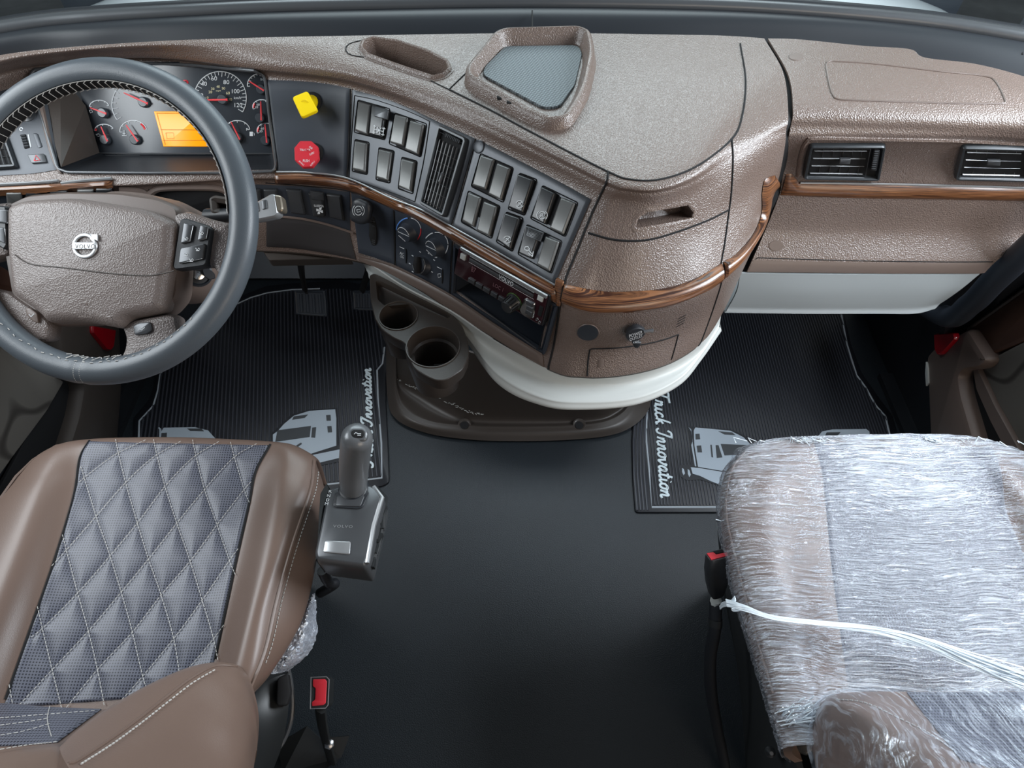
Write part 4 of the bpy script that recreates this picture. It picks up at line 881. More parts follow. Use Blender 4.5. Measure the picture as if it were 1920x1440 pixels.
led = tag(mesh('lower_ledge', vs, fs, M['ledge']), 'smooth off-white ledge curving under the dashboard centre', 'ledge')

# ================================================================ cup holder
CZ = .685
CP = Plane((0, 0, CZ), (0, 0, 1)); ch = thing('cup_holder', 'dark brown double cup holder hanging under the dashboard left of the centre', 'cup holder', Pz((780,640), .50))
out = [(694,516),(702,513),(716,520),(780,552),(846,589),(866,612),(876,640),(878,668),(866,692),(845,706),(833,712),(818,712),(800,704),(778,690),(766,668),(764,648),(757,640),(738,632),(716,616),(704,596),(696,560)]
fr = Frame(CP.hit((780,620))[0], (0, 0, 1), (1, 0, 0))
oq = rnd([fr.to(CP.hit(p)[0]) for p in out], .008, 3)
def circ2(c, rpx, n=40):
    o = CP.hit(c)[0]; r = (CP.hit((c[0] + rpx, c[1]))[0] - o).length; return [fr.to(o + Vector((cos(2 * pi * i / n), sin(2 * pi * i / n), 0)) * r) for i in range(n)], fr.to(o), r
c1, o1, r1 = circ2((747,592), 36); c2, o2_, r2 = circ2((812,650), 50)
sl_ = rnd([fr.to(CP.hit(p)[0]) for p in [(704,526),(716,528),(838,586),(846,594),(838,597),(770,570),(722,574),(708,562)]], .006, 3)
loops = [[p.to_3d() for p in oq], [p.to_3d() for p in c1], [p.to_3d() for p in c2], [p.to_3d() for p in sl_]]
T = tessellate_polygon(loops); flat_ = [p for l in loops for p in l]
mb = MB(); mb.add([fr.at(p.x, p.y, 0) for p in flat_], [tuple(t) for t in T])
def wall(loop, prof, closed_bottom=False, zone=0):
    n_ = len(loop); vs = []
    for ins, h in prof: vs += [fr.at(p.x, p.y, h) for p in inset(loop, ins)]
    fs = [(k * n_ + i, k * n_ + (i + 1) % n_, (k + 1) * n_ + (i + 1) % n_, (k + 1) * n_ + i) for k in range(len(prof) - 1) for i in range(n_)]
    base = len(vs) - n_
    if closed_bottom: fs += [tuple(base + i for i in t) for t in tessellate_polygon([[fr.to(v).to_3d() for v in vs[base:]]])]
    mb.add(vs, fs, zone)
wall(oq, [(0, 0), (-.0015, -.0012), (-.0018, -.004), (.001, -.03), (.010, -.032)])
wall(sl_, [(0, 0), (.001, -.002), (.003, -.012), (.008, -.014)], True)
mb.build('holder_top', M['brown'], ch)
for (lp_, c_, r_, dp, nm) in ((c1, o1, r1, .09, 'small_cup'), (c2, o2_, r2, .10, 'large_cup')):
    o = fr.at(c_.x, c_.y, 0); kk = MB()
    kk.lathe(o, (0, 0, 1), [(r_ + .0015, .0), (r_ + .001, .0022), (r_ - .0008, .0022), (r_ - .002, -.002), (r_ - .004, -.03), (r_ * .84, -.034), (r_ * .78, -dp), (0, -dp), (0, -dp - .004), (r_ * .9, -dp - .004), (r_ + .003, -.03), (r_ + .0025, -.003), (r_ + .0015, 0)], 48, cap=False)
    kk.build(nm, M['cup'], ch)
# notch clip at the front of the large cup
NP = Pz((826,716), .62); pad('notch', Plane(Pz((826,712), .636), (0, -.85, .5)), [(813,684),(834,682),(836,718),(829,722),(820,720)], M['gap'], ch, .002, .0005, .001); pad('notch_lip', Plane(Pz((828,716), .63), (0, -.85, .5)), [(818,706),(834,704),(835,718),(828,722),(820,720)], M['brown'], ch, .004, .001, .002)
# ================================================================ tunnel cover on the floor
tun = [(.012, [(724,640),(726,740),(742,785),(800,812),(880,824),(960,827),(1060,825),(1140,817),(1185,800),(1215,770),(1225,730)]),
       (.030, [(736,640),(738,735),(756,778),(805,801),(880,811),(960,813),(1060,811),(1130,804),(1168,790),(1190,765),(1200,730)]),
       (.034, [(742,636),(744,728),(762,768),(808,791),(880,799),(960,801),(1060,799),(1125,793),(1160,780),(1182,757),(1192,724)]),
       (.045, [(748,630),(750,700),(800,740),(860,772),(900,778),(960,780),(1060,780),(1120,776),(1150,764),(1172,745),(1184,714)]),
       (.30,  [(760,560),(780,600),(830,640),(880,660),(920,670),(960,676),(1030,680),(1080,680),(1110,676),(1140,664),(1160,640)])]
rows = [[Pz(p, z) for p in l] for z, l in tun]
TV, TF = grid(rows, 120, 60); TS = Surf(TV, TF); vs, fs = solid(TV, TF, .006)
tc = thing('engine_tunnel_cover', 'dark brown moulded cover on the floor under the dashboard centre with two screw holes', 'cover', Pz((960,800), .0)); mesh('cover_shell', vs, fs, M['brown'], tc)
for c in ((871,796),(1086,796)):
    p, n = TS.hit(c); n = Vector((0, -.2, 1)).normalized(); MB().lathe(p + n * .001, n, [(.019, -.001), (.0185, .001), (.014, .0012), (.012, .0), (.0118, .0008), (0, .0008)], 26).build('screw_recess', M['brown'], tc); p2, _ = TS.hit((c[0], c[1] + 2)); MB().lathe(p2 + n * .0025, n, [(.0118, 0), (.0118, .0006), (0, .0006)], 20).build('screw_hole', G, tc)
g = MB()
pts = spline([V2(p) for p in [(745,712),(790,733),(830,750),(870,768),(905,778)]], 70)
for q in pts:
    if random.random() < .8: a = (q.x + random.uniform(-1, 1), q.y + random.uniform(-2, 2)); g.tube(on(TS, [a, (a[0] + random.uniform(2, 5), a[1] + random.uniform(-1, 3))], .0006), .0008, 4)
g.build('scuff', M['ledge'], tc)
# ================================================================ steering wheel
WC = Vector((-.5929, .7644, 1.0233)); tt, yy = .9105, -.1388
WN = Vector((sin(yy) * cos(tt), -cos(yy) * cos(tt), sin(tt))); WS = Plane(WC, WN)
WU = WN.cross(Vector((0, 0, 1))).normalized(); WV = WU.cross(WN).normalized()
if WV.z < 0: WV = -WV
if WU.x < 0: WU = -WU
sw = thing('steering_wheel', 'four-spoke steering wheel with grey leather rim and taupe airbag cover', 'steering wheel', WC)
RR, rr = .215, .0197
def tor(th, ph, r=rr): return WC + (WU * cos(th) + WV * sin(th)) * (RR + r * cos(ph)) + WN * r * sin(ph)
g = MB(); NT, NP_ = 160, 24
vs = []
for i in range(NT):
    th = 2 * pi * i / NT; d = abs(((th + pi / 2 + pi) % (2 * pi)) - pi); k = rr * (1 + .05 * math.exp(-((d - .055) / .02) ** 2) - .03 * math.exp(-(d / .02) ** 2))
    for j in range(NP_): vs.append(tor(th, 2 * pi * j / NP_, k))
g.add(vs, [(i * NP_ + j, ((i + 1) % NT) * NP_ + j, ((i + 1) % NT) * NP_ + (j + 1) % NP_, i * NP_ + (j + 1) % NP_) for i in range(NT) for j in range(NP_)])
rim = g.build('rim', M['rim'], sw)
# dark lacing strip on the upper inner side with zigzag thread
g = MB(); A0, A1 = radians(8), radians(172); n1 = 90; vs = []
for i in range(n1 + 1):
    th = A0 + (A1 - A0) * i / n1
    for j in range(6): vs.append(tor(th, radians(140 + 55 * j / 5), rr + .0012))
g.add(vs, [(i * 6 + j, (i + 1) * 6 + j, (i + 1) * 6 + j + 1, i * 6 + j + 1) for i in range(n1) for j in range(5)]); vs, fs = g.v, g.f
mesh('lacing_strip', vs, fs, M['gap'], rim)
g = MB(); ns = 52
for i in range(ns):
    th = A0 + (A1 - A0) * i / ns; dth = (A1 - A0) / ns
    g.tube([tor(th, radians(142), rr + .0026), tor(th + dth * .5, radians(150), rr + .003), tor(th + dth * .5, radians(188), rr + .0022), tor(th + dth * 1.3, radians(196), rr + .0026)], .0006, 4)
    g.tube([tor(th, radians(142), rr + .0026), tor(th + dth, radians(142), rr + .0026)], .0005, 4)
g.build('lacing', M['thread'], rim)
g = MB()
for i in range(70):
    th = radians(200 + 125 * i / 70); 
    if i % 2 == 0: g.tube([tor(th, radians(128 + 4 * sin(i)), rr + .0008), tor(th + radians(1.1), radians(128 + 4 * sin(i + 1)), rr + .0008)], .0006, 4)
for i in range(16):
    th = radians(262 + i * 1.6 + random.uniform(-.6, .6)); g.tube([tor(th, radians(140 + random.uniform(-12, 20)), rr + .0015), tor(th + radians(random.uniform(.5, 2)), radians(150 + random.uniform(-12, 20)), rr + .002)], .0006, 4)
for a in (-91.2, -88.8):
    for k in range(12): g.tube([tor(radians(a), radians(30 + 9 * k), rr * .98), tor(radians(a), radians(34.5 + 9 * k), rr * .98)], .0005, 4)
g.build('stitching', M['thread'], rim)
# hub -------------------------------------------------------------------------------
hubp = [(25,390),(58,377),(150,373),(290,396),(336,420),(331,483),(324,520),(314,584),(246,597),(232,616),(163,603),(99,606),(86,590),(36,556),(25,466)]
HB = WS.off(-.012)
pad('hub_base', HB.off(-.018), [(14,388),(60,366),(130,360),(230,361),(306,372),(345,390),(350,480),(345,560),(318,590),(240,606),(100,612),(30,560),(14,466)], M['taupe_smooth'], sw, r=.012, prof=[(.01,-.03),(0,-.02),(0,-.004),(.002,.006),(.006,.012)])
cov = pad('airbag_cover', HB, hubp, M['hub'], sw, r=[.01,.012,.02,.02,.01,.006,.006,.01,.012,.008,.02,.02,.02,.012,.01], prof=[(-.001,-.012),(0,.004),(.003,.012),(.008,.0165),(.014,.0185)], seg=6)
HT = HB.off(.0187)
g = MB(); g.tube(on(HT, [(28,478),(58,495),(120,502),(200,512),(270,517),(300,514),(326,508)], 0, 60), .0009, 5); g.build('cover_crease', M['brown'], cov)
# emblem
em = (159, 461); S = HT.off(.0015); p0, n0 = S.hit(em); g = MB()
ring = ell(em[0], em[1], 20.5, 20.5, 40); g.tube([S.hit(p)[0] for p in ring], .0026, 8, closed=True, up=n0, flat=.6)
pr_ = [(139,455),(180,455),(180,468),(139,468)]; 
pad_mb(HT, pr_, [(0,0),(0,.003),(.0006,.0036)], .001, mb=g)
fpoly(g, S, [(171,440),(184,440),(184,452),(179,449),(175,453),(170,448),(174,444)], .0016, .0025)
emb = g.build('emblem', M['silver'], sw)
g = MB(); text(g, HT.off(.0037), 'VOLVO', (141,466), (178,466), (141,458), .0002, space=1.15); g.build('emblem_lettering', M['brown'], emb)
g = MB(); text(g, HT, 'SRS', (146,586), (172,588), (146,579), .0003, bold=-.01); text(g, HT, 'AIRBAG', (147,595), (172,596), (147,591), .0003); strokes(g, HT, [[(155,568),(170,569)],[(163,566),(163,573)]], .0008, .0003); g.build('airbag_mark', M['taupe_smooth'], cov)
# spokes ----------------------------------------------------------------------------
pad('spoke', HB.off(-.008), [(330,402),(356,397),(400,412),(434,420),(440,450),(432,512),(415,524),(404,502),(392,500),(330,508)], M['hub'], sw, r=.006, prof=[(.002,-.02),(0,-.012),(0,0),(.003,.006),(.008,.008)])
pad('spoke', HB.off(-.008), [(36,558),(86,592),(100,608),(96,640),(60,640),(-10,600),(-30,560),(-12,540),(24,548)], M['hub'], sw, r=.008, prof=[(.002,-.02),(0,-.012),(0,0),(.003,.006),(.008,.008)])
pad('spoke', HB.off(-.008), [(252,600),(318,588),(334,592),(338,625),(352,640),(300,665),(236,690),(222,684),(238,655),(240,632),(232,616)], M['hub'], sw, r=.008, prof=[(.002,-.02),(0,-.012),(0,0),(.003,.006),(.008,.008)])
pad('spoke', HB.off(-.008), [(24,380),(-40,385),(-110,410),(-112,480),(-60,500),(24,480)], M['hub'], sw, r=.006, prof=[(.002,-.02),(0,-.012),(0,0),(.003,.006),(.008,.008)])
def kp(poly, btns, marks):
    k = pad('button_pod', HB, poly, M['black'], sw, r=.003, prof=[(0,-.008),(0,.006),(.002,.0085)])
    S = HB.off(.0086)
    for b in btns:
        bb = pad('wheel_button', S, b, M['graphite'], k, .004, .0012, .003)
        e, _ = frame_of(S, b); MB().tube([S.off(.003).hit(p)[0] for p in [lerpq(b, *uv) for uv in ((.08,.06),(.92,.06),(.92,.94),(.08,.94))]], .0006, 4, closed=True).build('button_outline', M['silver'], bb)
    g = MB()
    if not marks: return
    for x, y in marks: strokes(g, S, [[(x - 4, y - 2), (x - 1, y + 2), (x + 2, y - 2), (x + 4, y + 1)], [(x - 3, y + 3), (x + 3, y + 3)]], .0006, .0045)
    g.build('button_symbol', M['white'], k)
kp([(343,414),(352,411),(396,425),(402,432),(393,496),(388,501),(334,508),(330,502)], [[(347,418),(364,422),(357,454),(341,458)],[(378,422),(392,426),(388,448),(372,453)],[(341,466),(386,457),(382,486),(337,495)]], [(352,448),(381,438),(352,478),(374,468),(362,488)])
kp([(-30,385),(20,389),(22,462),(16,470),(-30,440)], [[(-25,392),(17,394),(18,420),(-25,415)],[(-22,424),(12,428),(14,458),(-18,445)]], [])
for q in ([(50,578),(60,578),(73,588),(76,606),(66,604),(53,592)], [(252,612),(262,606),(284,604),(287,620),(278,626),(255,629)]):
    b = pad('horn_button', HB, q, M['graphite'] if q[0][0] > 100 else M['taupe_smooth'], sw, .0035, .0012, .003)
    c = (sum(p[0] for p in q) / 6, sum(p[1] for p in q) / 6); g = MB(); strokes(g, HB, [[(c[0] - 5, c[1] - 1), (c[0] - 1, c[1] + 3), (c[0] + 5, c[1] - 2)]], .0006, .0038); g.build('horn_symbol', M['white'], b)
# column ----------------------------------------------------------------------------
colm = thing('steering_column', 'taupe steering column shroud behind the wheel with the ignition key on its right', 'steering column', WC - WN * .15)
g = MB(); prf = []
def shroud(rows_):
    vs = []
    for h, rx, ry, dy in rows_:
        for k in range(40):
            a = 2 * pi * k / 40; c_, s_ = cos(a), sin(a); e = .7
            vs.append(WC + WN * h + WU * rx * math.copysign(abs(c_) ** e, c_) + WV * (ry * math.copysign(abs(s_) ** e, s_) + dy))
    return vs, [(i * 40 + k, i * 40 + (k + 1) % 40, (i + 1) * 40 + (k + 1) % 40, (i + 1) * 40 + k) for i in range(len(rows_) - 1) for k in range(40)] + [tuple(range(40)), tuple(range((len(rows_) - 1) * 40, len(rows_) * 40))]
g.add(*shroud([(-.055,.06,.05,0),(-.06,.075,.065,-.005),(-.12,.088,.078,-.01),(-.20,.088,.08,-.015),(-.27,.08,.07,-.01),(-.30,.07,.06,0)])); g.build('column_shroud', M['taupe_smooth'], colm)
kpz, _ = WS.off(-.10).hit((372,513)); kax = (WN * .8 + WU * .55 + WV * -.15).normalized()
MB().lathe(kpz, kax, [(.021,-.02),(.021,0),(.018,.002),(.016,-.001),(.010,-.001),(.0095,.004),(0,.004)], 28).build('ignition_lock', M['black'], colm)
MB().lathe(kpz + kax * .003, kax, [(.0095,0),(.009,.002),(.004,.003),(0,.003)], 24).build('lock_face', M['chrome'], colm)
KS_ = Plane(kpz + kax * .02, kax); 
key = thing('ignition_key', 'black-headed key standing in the ignition lock beside the wheel spoke', 'key', kpz)
MB().tube([kpz + kax * .004, kpz + kax * .016], [.0035, .003], 8, flat=.5).build('key_blade', M['chrome'], key)
pad('key_head', KS_, [(378,505),(386,500),(402,512),(404,522),(392,524),(382,518)], M['black'], key, r=.003, prof=[(0,-.006),(0,.004),(.001,.006)])
# stalk -----------------------------------------------------------------------------
st = thing('column_stalk', 'silver-headed control stalk poking out right of the steering wheel rim', 'stalk', WS.off(-.09).hit((450,400))[0])
MB().tube([WS.off(-.10).hit((390,408))[0], WS.off(-.09).hit((440,402))[0], WS.off(-.075).hit((492,392))[0]], [.014, .010, .010], 12).build('stalk_arm', M['black'], st)
ST = WS.off(-.060)
pad('stalk_head', ST, [(470,384),(508,363),(516,364),(522,400),(516,406),(476,414)], M['silver'], st, r=.004, prof=[(.002,-.022),(0,-.016),(0,-.002),(.002,.0005)])
pad('stalk_end', ST.off(-.001), [(514,365),(527,367),(531,392),(527,398),(519,396)], M['suede'] if 0 else mat('bronze_end_cap', (.22,.19,.15), .3, metal=.6), st, r=.003, prof=[(.001,-.018),(0,-.012),(0,-.001),(.002,.001)])
pad('stalk_button', ST, [(491,377),(500,374),(502,391),(493,394)], M['graphite'], st, .002, .0006, .002); pad('stalk_button', ST, [(478,382),(484,379),(487,396),(480,399)], M['graphite'], st, .002, .0006, .002)
# left stalk socket behind wheel
pad('socket', WS.off(-.085), [(392,372),(402,366),(440,372),(446,392),(430,404),(396,402)], M['brown'], colm, r=.008, cap=False, loop=True, prof=[(0,-.03),(0,0),(.004,.002),(.010,-.002),(.012,-.03)])
# knee bolster dark opening above the column
kb = pad('column_opening', DS, [(280,356),(300,350),(410,352),(428,364),(440,408),(300,402)], G, dash, .0012, .0003, .004)
MB().tube(on(DS, [(225,352),(262,356),(280,362),(300,352),(350,350),(408,352),(428,364),(440,400)], .003, 60), .006, 8).build('opening_rim', M['taupe_smooth'], dash)

# ================================================================ pedals
def pedal(label, q, arm, z):
    S = Plane(Pz(q[2], z), (0, -.75, .65)); t = thing('pedal', label, 'pedal', S.hit(q[3])[0])
    pad('pedal_pad', S, q, M['slate'], t, r=.006, prof=[(.004,-.02),(0,-.014),(0,0),(.004,.003),(.007,.001),(.009,.001)])
    P = lambda u, v: lerpq(q, u, v)
    for u in (.22, .42, .62, .82): MB().tube([S.hit(P(u, .15))[0] + S.n * .003, S.hit(P(u, .85))[0] + S.n * .003], .0045, 6, flat=.7, up=S.n).build('tread_rib', M['slate'], t)
    MB().tube([S.hit(P(.2, .96))[0] + S.n * .0035, S.hit(P(.9, .96))[0] + S.n * .0035], .0016, 5).build('pad_edge', M['graphite'], t)
    if arm: MB().tube([S.hit(P(.45, .4))[0] - S.n * .012, S.hit(P(.35, 0))[0] - S.n * .004, Pz(arm[0], z + .14), Pz(arm[1], .62)], .012, 8, flat=.6).build('pedal_arm', M['gap'], t)
pedal('black ribbed brake pedal above the driver floor mat', [(551,544),(609,545),(613,594),(554,590)], [(566,515),(562,480)], .14)
pedal('accelerator pedal half hidden behind the cup holder', [(660,545),(712,545),(712,583),(662,581)], [(690,510),(690,480)], .12)
# footwell crossbar details
g = MB(); g.tube([Vector((-.85, 1.78, .09)), Vector((-.30, 1.78, .09))], .008, 8); g.tube([Vector((-.85, 1.86, .16)), Vector((-.30, 1.86, .16))], .006, 8)
tag(g.build('toe_board_rail', M['slate']), 'dark horizontal rails on the toe board behind the brake pedal', 'rail')

# ================================================================ floor mats
FZ = .006
def floor_mat(label, outer, border, vdir, pitch, bw):
    t = thing('floor_mat', label, 'floor mat', Pz(outer[0], 0)); FP = Plane((0, 0, FZ), (0, 0, 1))
    pad('mat_base', Plane((0, 0, .001), (0, 0, 1)), outer, M['mat'], t, r=.01, prof=[(-.001,0),(0,.0045),(.002,.006)])
    v = (Pz(vdir[1], FZ) - Pz(vdir[0], FZ)); v.z = 0; v.normalize(); u = Vector((v.y, -v.x, 0))
    poly = [Pz(p, FZ) for p in border]; p2 = [(p.dot(u), p.dot(v)) for p in poly]; g = MB()
    x = min(p[0] for p in p2) + pitch
    while x < max(p[0] for p in p2):
        ys = sorted(a[1] + (b[1] - a[1]) * (x - a[0]) / (b[0] - a[0]) for a, b in zip(p2, p2[1:] + p2[:1]) if (a[0] > x) != (b[0] > x))
        for a, b in zip(ys[::2], ys[1::2]):
            if b - a > .02:
                c = u * x + v * ((a + b) / 2); L = (b - a) / 2 - .006; w_ = pitch * .27; h = .0028
                pr = [(-w_, 0), (-w_ * .5, h), (w_ * .5, h), (w_, 0)]
                vs = [c + u * q[0] + v * s * L + Vector((0, 0, FZ + q[1])) for s in (-1, 1) for q in pr]
                g.add(vs, [(0, 1, 5, 4), (1, 2, 6, 5), (2, 3, 7, 6), (0, 3, 2, 1), (4, 5, 6, 7)])
        x += pitch
    g.build('ribs', M['rib'], t, smooth=False)
    return t, FP
def bline(t, px, r=.0028): MB().tube([Pz(p, FZ + .001) for p in px], r, 6, flat=.6, up=(0, 0, 1)).build('border_line', M['border'], t)
ml, FP = floor_mat('black ribbed rubber floor mat under the steering wheel with pale truck prints', [(250,965),(250,822),(252,785),(280,752),(290,725),(294,690),(330,620),(400,575),(470,550),(500,538),(548,533),(640,528),(705,540),(728,600),(736,648),(732,686),(724,700),(724,760),(728,840),(730,905),(716,913),(608,926)],
    [(258,960),(260,822),(261,789),(287,761),(296,731),(300,703),(340,640),(400,590),(470,558),(501,549),(547,543),(640,540),(700,552),(714,600),(721,651),(717,682),(707,694),(709,755),(715,831),(716,896),(608,909)], [(566,850),(560,640)], .0118, .01)
bline(ml, [(258,960),(260,822),(261,789),(287,761),(296,731),(300,703),(340,640),(400,590),(470,558),(501,549),(547,543),(600,541)]); bline(ml, [(721,651),(717,682),(707,694),(709,755),(715,831),(716,896),(608,909),(400,935)])
mr, _ = floor_mat('black ribbed rubber floor mat on the passenger side lettered Truck Innovation', [(1191,962),(1186,900),(1184,828),(1188,775),(1204,735),(1260,650),(1330,580),(1400,550),(1578,575),(1594,645),(1614,700),(1650,752),(1672,780),(1688,840),(1695,962)],
    [(1222,951),(1217,880),(1212,828),(1212,792),(1216,747),(1262,660),(1335,590),(1400,565),(1577,587),(1588,645),(1606,703),(1623,726),(1642,760),(1660,780),(1671,826),(1680,951)], [(1290,850),(1253,600)], .0088, .03)
bline(mr, [(1577,587),(1588,645),(1606,703),(1623,726),(1642,760),(1660,780),(1671,826),(1680,951),(1222,951),(1217,880),(1212,828),(1212,792),(1216,747),(1262,660)])
g = MB()
for k in range(4): o = 7 * k; g.tube([Pz(p, FZ) for p in [(1195 + o * .9, 957), (1189 + o * .9, 890), (1188 + o * .9, 828), (1192 + o * .9, 772), (1206 + o * .8, 737)]], .0035, 6)
g.build('edge_rib', M['rib'], mr)
def art(t, S, shapes):
    for nm, m, h, polys in shapes:
        for q in polys: fpoly(MB(), S, q, h, .0012).build(nm, M[m], t, smooth=False)
def tr(pts, k, ox, oy): return [(x / k + ox, y / k + oy) for x, y in pts]
K = lambda *p: tr(p, 5.54, 1180, 720)
art(mr, FP, [
 ('print_backing','mat',.0032,[K((600,440),(660,450),(860,460),(1060,480),(1200,545),(1320,640),(1340,700),(1340,1120),(980,1080),(850,1035),(740,1000),(590,1005),(520,960),(525,850),(650,840),(630,640))]),
 ('truck_print','print',.0042,[K((683,460),(860,475),(1050,495),(1180,560),(1260,640),(1330,680),(1340,760),(1300,900),(950,908),(710,868),(672,640),(666,490)), K((635,872),(720,880),(950,918),(1250,960),(1300,1090),(980,1068),(850,1020),(730,962),(655,940)), K((612,455),(640,480),(655,620),(692,862),(678,862),(640,640),(655,600),(640,500)), K((545,880),(562,890),(575,935),(560,955),(545,920)), K((603,890),(622,905),(635,950),(620,975),(605,940))]),
 ('window_print','winprint',.0052,[K((945,632),(1260,645),(1300,680),(1200,740),(985,750)), K((683,528),(725,525),(732,582),(685,585)), K((697,650),(742,648),(752,718),(705,718)), K((892,645),(922,645),(962,770),(905,776)), K((922,500),(1065,513),(1098,540),(985,533)), K((838,640),(852,640),(866,770),(850,768))])])
K = lambda *p: tr(p, 2.595, 1180, 560)
art(mr, FP, [('truck_print','print',.0042,[K((912,700),(915,675),(935,650),(985,640),(1150,638),(1165,650),(1178,760),(912,760))]), ('window_print','winprint',.0052,[K((957,655),(1025,654),(1012,669),(950,669)),K((1120,668),(1140,668),(1150,700),(1126,700))])])
K = lambda *p: tr(p, 3.272, 220, 480)
art(ml, FP, [
 ('print_backing','mat',.0032,[K((1350,935),(1180,945),(1070,975),(990,1050),(945,1095),(945,1200),(1200,1300),(1390,1260),(1390,1170),(1355,1165))]),
 ('truck_print','print',.0042,[K((1338,945),(1180,955),(1085,985),(1025,1035),(985,1080),(957,1100),(957,1150),(1150,1230),(1345,1168),(1345,1000)), K((1200,1225),(1370,1190),(1376,1240),(1230,1275),(1100,1290))]),
 ('window_print','winprint',.0052,[K((985,1075),(1190,1048),(1182,1115),(972,1145)),K((1283,982),(1310,980),(1312,1015),(1286,1016)),K((1290,1050),(1316,1048),(1320,1086),(1294,1088)),K((1085,990),(1172,978),(1152,998),(1075,1010)),K((1198,1058),(1222,1056),(1216,1120),(1192,1118)),K((1100,1168),(1130,1150),(1135,1158),(1108,1178))]),
 ('truck_print','print',.0042,[K((288,1058),(480,1055),(560,1075),(605,1125),(610,1240),(268,1240),(268,1090))]), ('window_print','winprint',.0052,[K((432,1064),(520,1064),(535,1080),(450,1078)),K((275,1092),(308,1090),(306,1130),(272,1130))])])
MB().tube([Pz(p, FZ + .003) for p in K((255,1055),(264,1065),(262,1130))], .003, 5).build('truck_print', M['print'], ml)
GL = {'T': (1.3, [[(0,1.6),(.25,2.0),(.8,2.0),(1.5,2.1)],[(.85,2.02),(.62,1.0),(.5,.3),(.3,0),(0,.05),(-.05,.3)]]), 'r': (.62, [[(0,.1),(.14,.55),(.18,1.05),(.34,.9),(.52,1.0),(.5,.5),(.45,0)]]),
 'u': (.95, [[(0,1),(.0,.3),(.15,0),(.4,.25),(.55,1)],[(.55,1),(.52,.2),(.68,0),(.9,.25)]]), 'c': (.72, [[(.55,.8),(.4,1),(.12,.75),(.05,.3),(.25,0),(.68,.25)]]),
 'k': (.85, [[(.05,0),(.2,1),(.42,2.05)],[(.62,1.0),(.2,.5),(.45,.35),(.55,0),(.8,.15)]]), ' ': (.5, []), 'I': (1.0, [[(.1,1.5),(.3,1.95),(.75,2.0),(.95,1.95)],[(.85,2),(.62,1),(.45,.2),(.15,0),(-.1,.3)]]),
 'n': (.85, [[(0,0),(.08,.5),(.12,1)],[(.1,.5),(.35,1),(.5,.85),(.46,.2),(.6,0),(.8,.2)]]), 'o': (.8, [[(.35,1),(.08,.65),(.08,.2),(.3,0),(.55,.3),(.55,.8),(.35,1),(.78,.8)]]),
 'v': (.75, [[(.05,1),(.12,.3),(.22,0),(.55,.6),(.55,1),(.78,.85)]]), 'a': (.9, [[(.55,.85),(.35,1),(.08,.5),(.12,.1),(.3,.02),(.55,.5),(.58,1)],[(.58,1),(.53,.25),(.65,0),(.88,.2)]]),
 't': (.6, [[(.3,1.7),(.18,.9),(.12,.2),(.28,0),(.55,.25)],[(-.05,1.1),(.5,1.15)]]), 'i': (.45, [[(.1,1),(.06,.25),(.18,0),(.42,.25)],[(.2,1.4),(.24,1.48)]])}
def script(name, t, s, bl, br, tl, r):
    W_ = sum(GL[c][0] for c in s); a = Pz(br, FZ + .004) - Pz(bl, FZ + .004); b = Pz(tl, FZ + .004) - Pz(bl, FZ + .004); o = Pz(bl, FZ + .004); g = MB(); x = 0
    for c in s:
        for l in GL[c][1]: g.tube(curve([o + a * ((x + p[0] + p[1] * .18) / W_) + b * (p[1] / 2) for p in l], max(len(l) * 4, 6)), r, 6, up=(0, 0, 1), flat=.5)
        x += GL[c][0]
    g.build(name, M['letter'], t)
script('script_lettering', mr, 'Truck Innovation', (1226,731), (1239,934), (1252,729), .0033)
script('script_lettering', ml, 'Truck Innovation', (699,876), (695,690), (678,877), .0033)
# ================================================================ driver seat
seat = thing('driver_seat', 'brown leather driver seat with diamond quilted grey centre and raised side bolsters', 'seat', (-.62, .45, 0))
def PR(l): return [Pz((p[0], p[1]), p[2]) for p in l]
S0 = [
 [(62,862,.595),(105,837,.612),(165,828,.612),(250,825,.612),(335,825,.612),(420,828,.612),(507,833,.612),(548,840,.612),(588,864,.602)],
 [(15,915,.60),(75,895,.622),(148,888,.606),(235,884,.603),(320,884,.602),(400,884,.603),(480,886,.606),(537,888,.622),(581,912,.605)],
 [(-30,965,.60),(50,955,.625),(136,940,.600),(220,942,.597),(300,944,.596),(385,946,.597),(467,949,.600),(523,948,.625),(571,950,.605)],
 [(-90,1060,.60),(10,1058,.625),(103,1050,.596),(190,1050,.590),(275,1050,.589),(360,1050,.590),(444,1049,.596),(500,1047,.622),(540,1048,.605)],
 [(-140,1170,.60),(-30,1172,.62),(62,1172,.587),(155,1165,.580),(245,1160,.578),(335,1150,.580),(424,1143,.587),(475,1140,.617),(514,1142,.60)],
 [(-190,1300,.59),(-80,1302,.61),(14,1305,.577),(110,1305,.568),(205,1300,.566),(305,1275,.568),(402,1242,.577),(448,1238,.61),(487,1244,.598)],
 [(-235,1430,.58),(-130,1430,.60),(-40,1430,.57),(60,1430,.562),(160,1420,.56),(260,1390,.562),(370,1340,.568),(425,1325,.60),(468,1296,.592)]]
SK = [[(593,873,.575),(588,880,.54)], [(608,920,.55),(600,926,.50)], [(603,970,.55),(594,975,.50)], [(590,1062,.55),(580,1065,.50)], [(563,1165,.55),(553,1168,.50)], [(510,1258,.55),(502,1262,.50)], [(476,1300,.55),(470,1302,.50)]]
rows = []
for r_, k_ in zip(S0, SK):
    a = PR(r_); e = a[0]; rows.append([e + Vector((.02, 0, -.12)), e + Vector((-.012, 0, -.05))] + a + PR(k_))
f0 = [v + Vector((0, .018, -.035)) for v in rows[0]]; f1 = [v + Vector((0, .008, -.11)) for v in rows[0]]
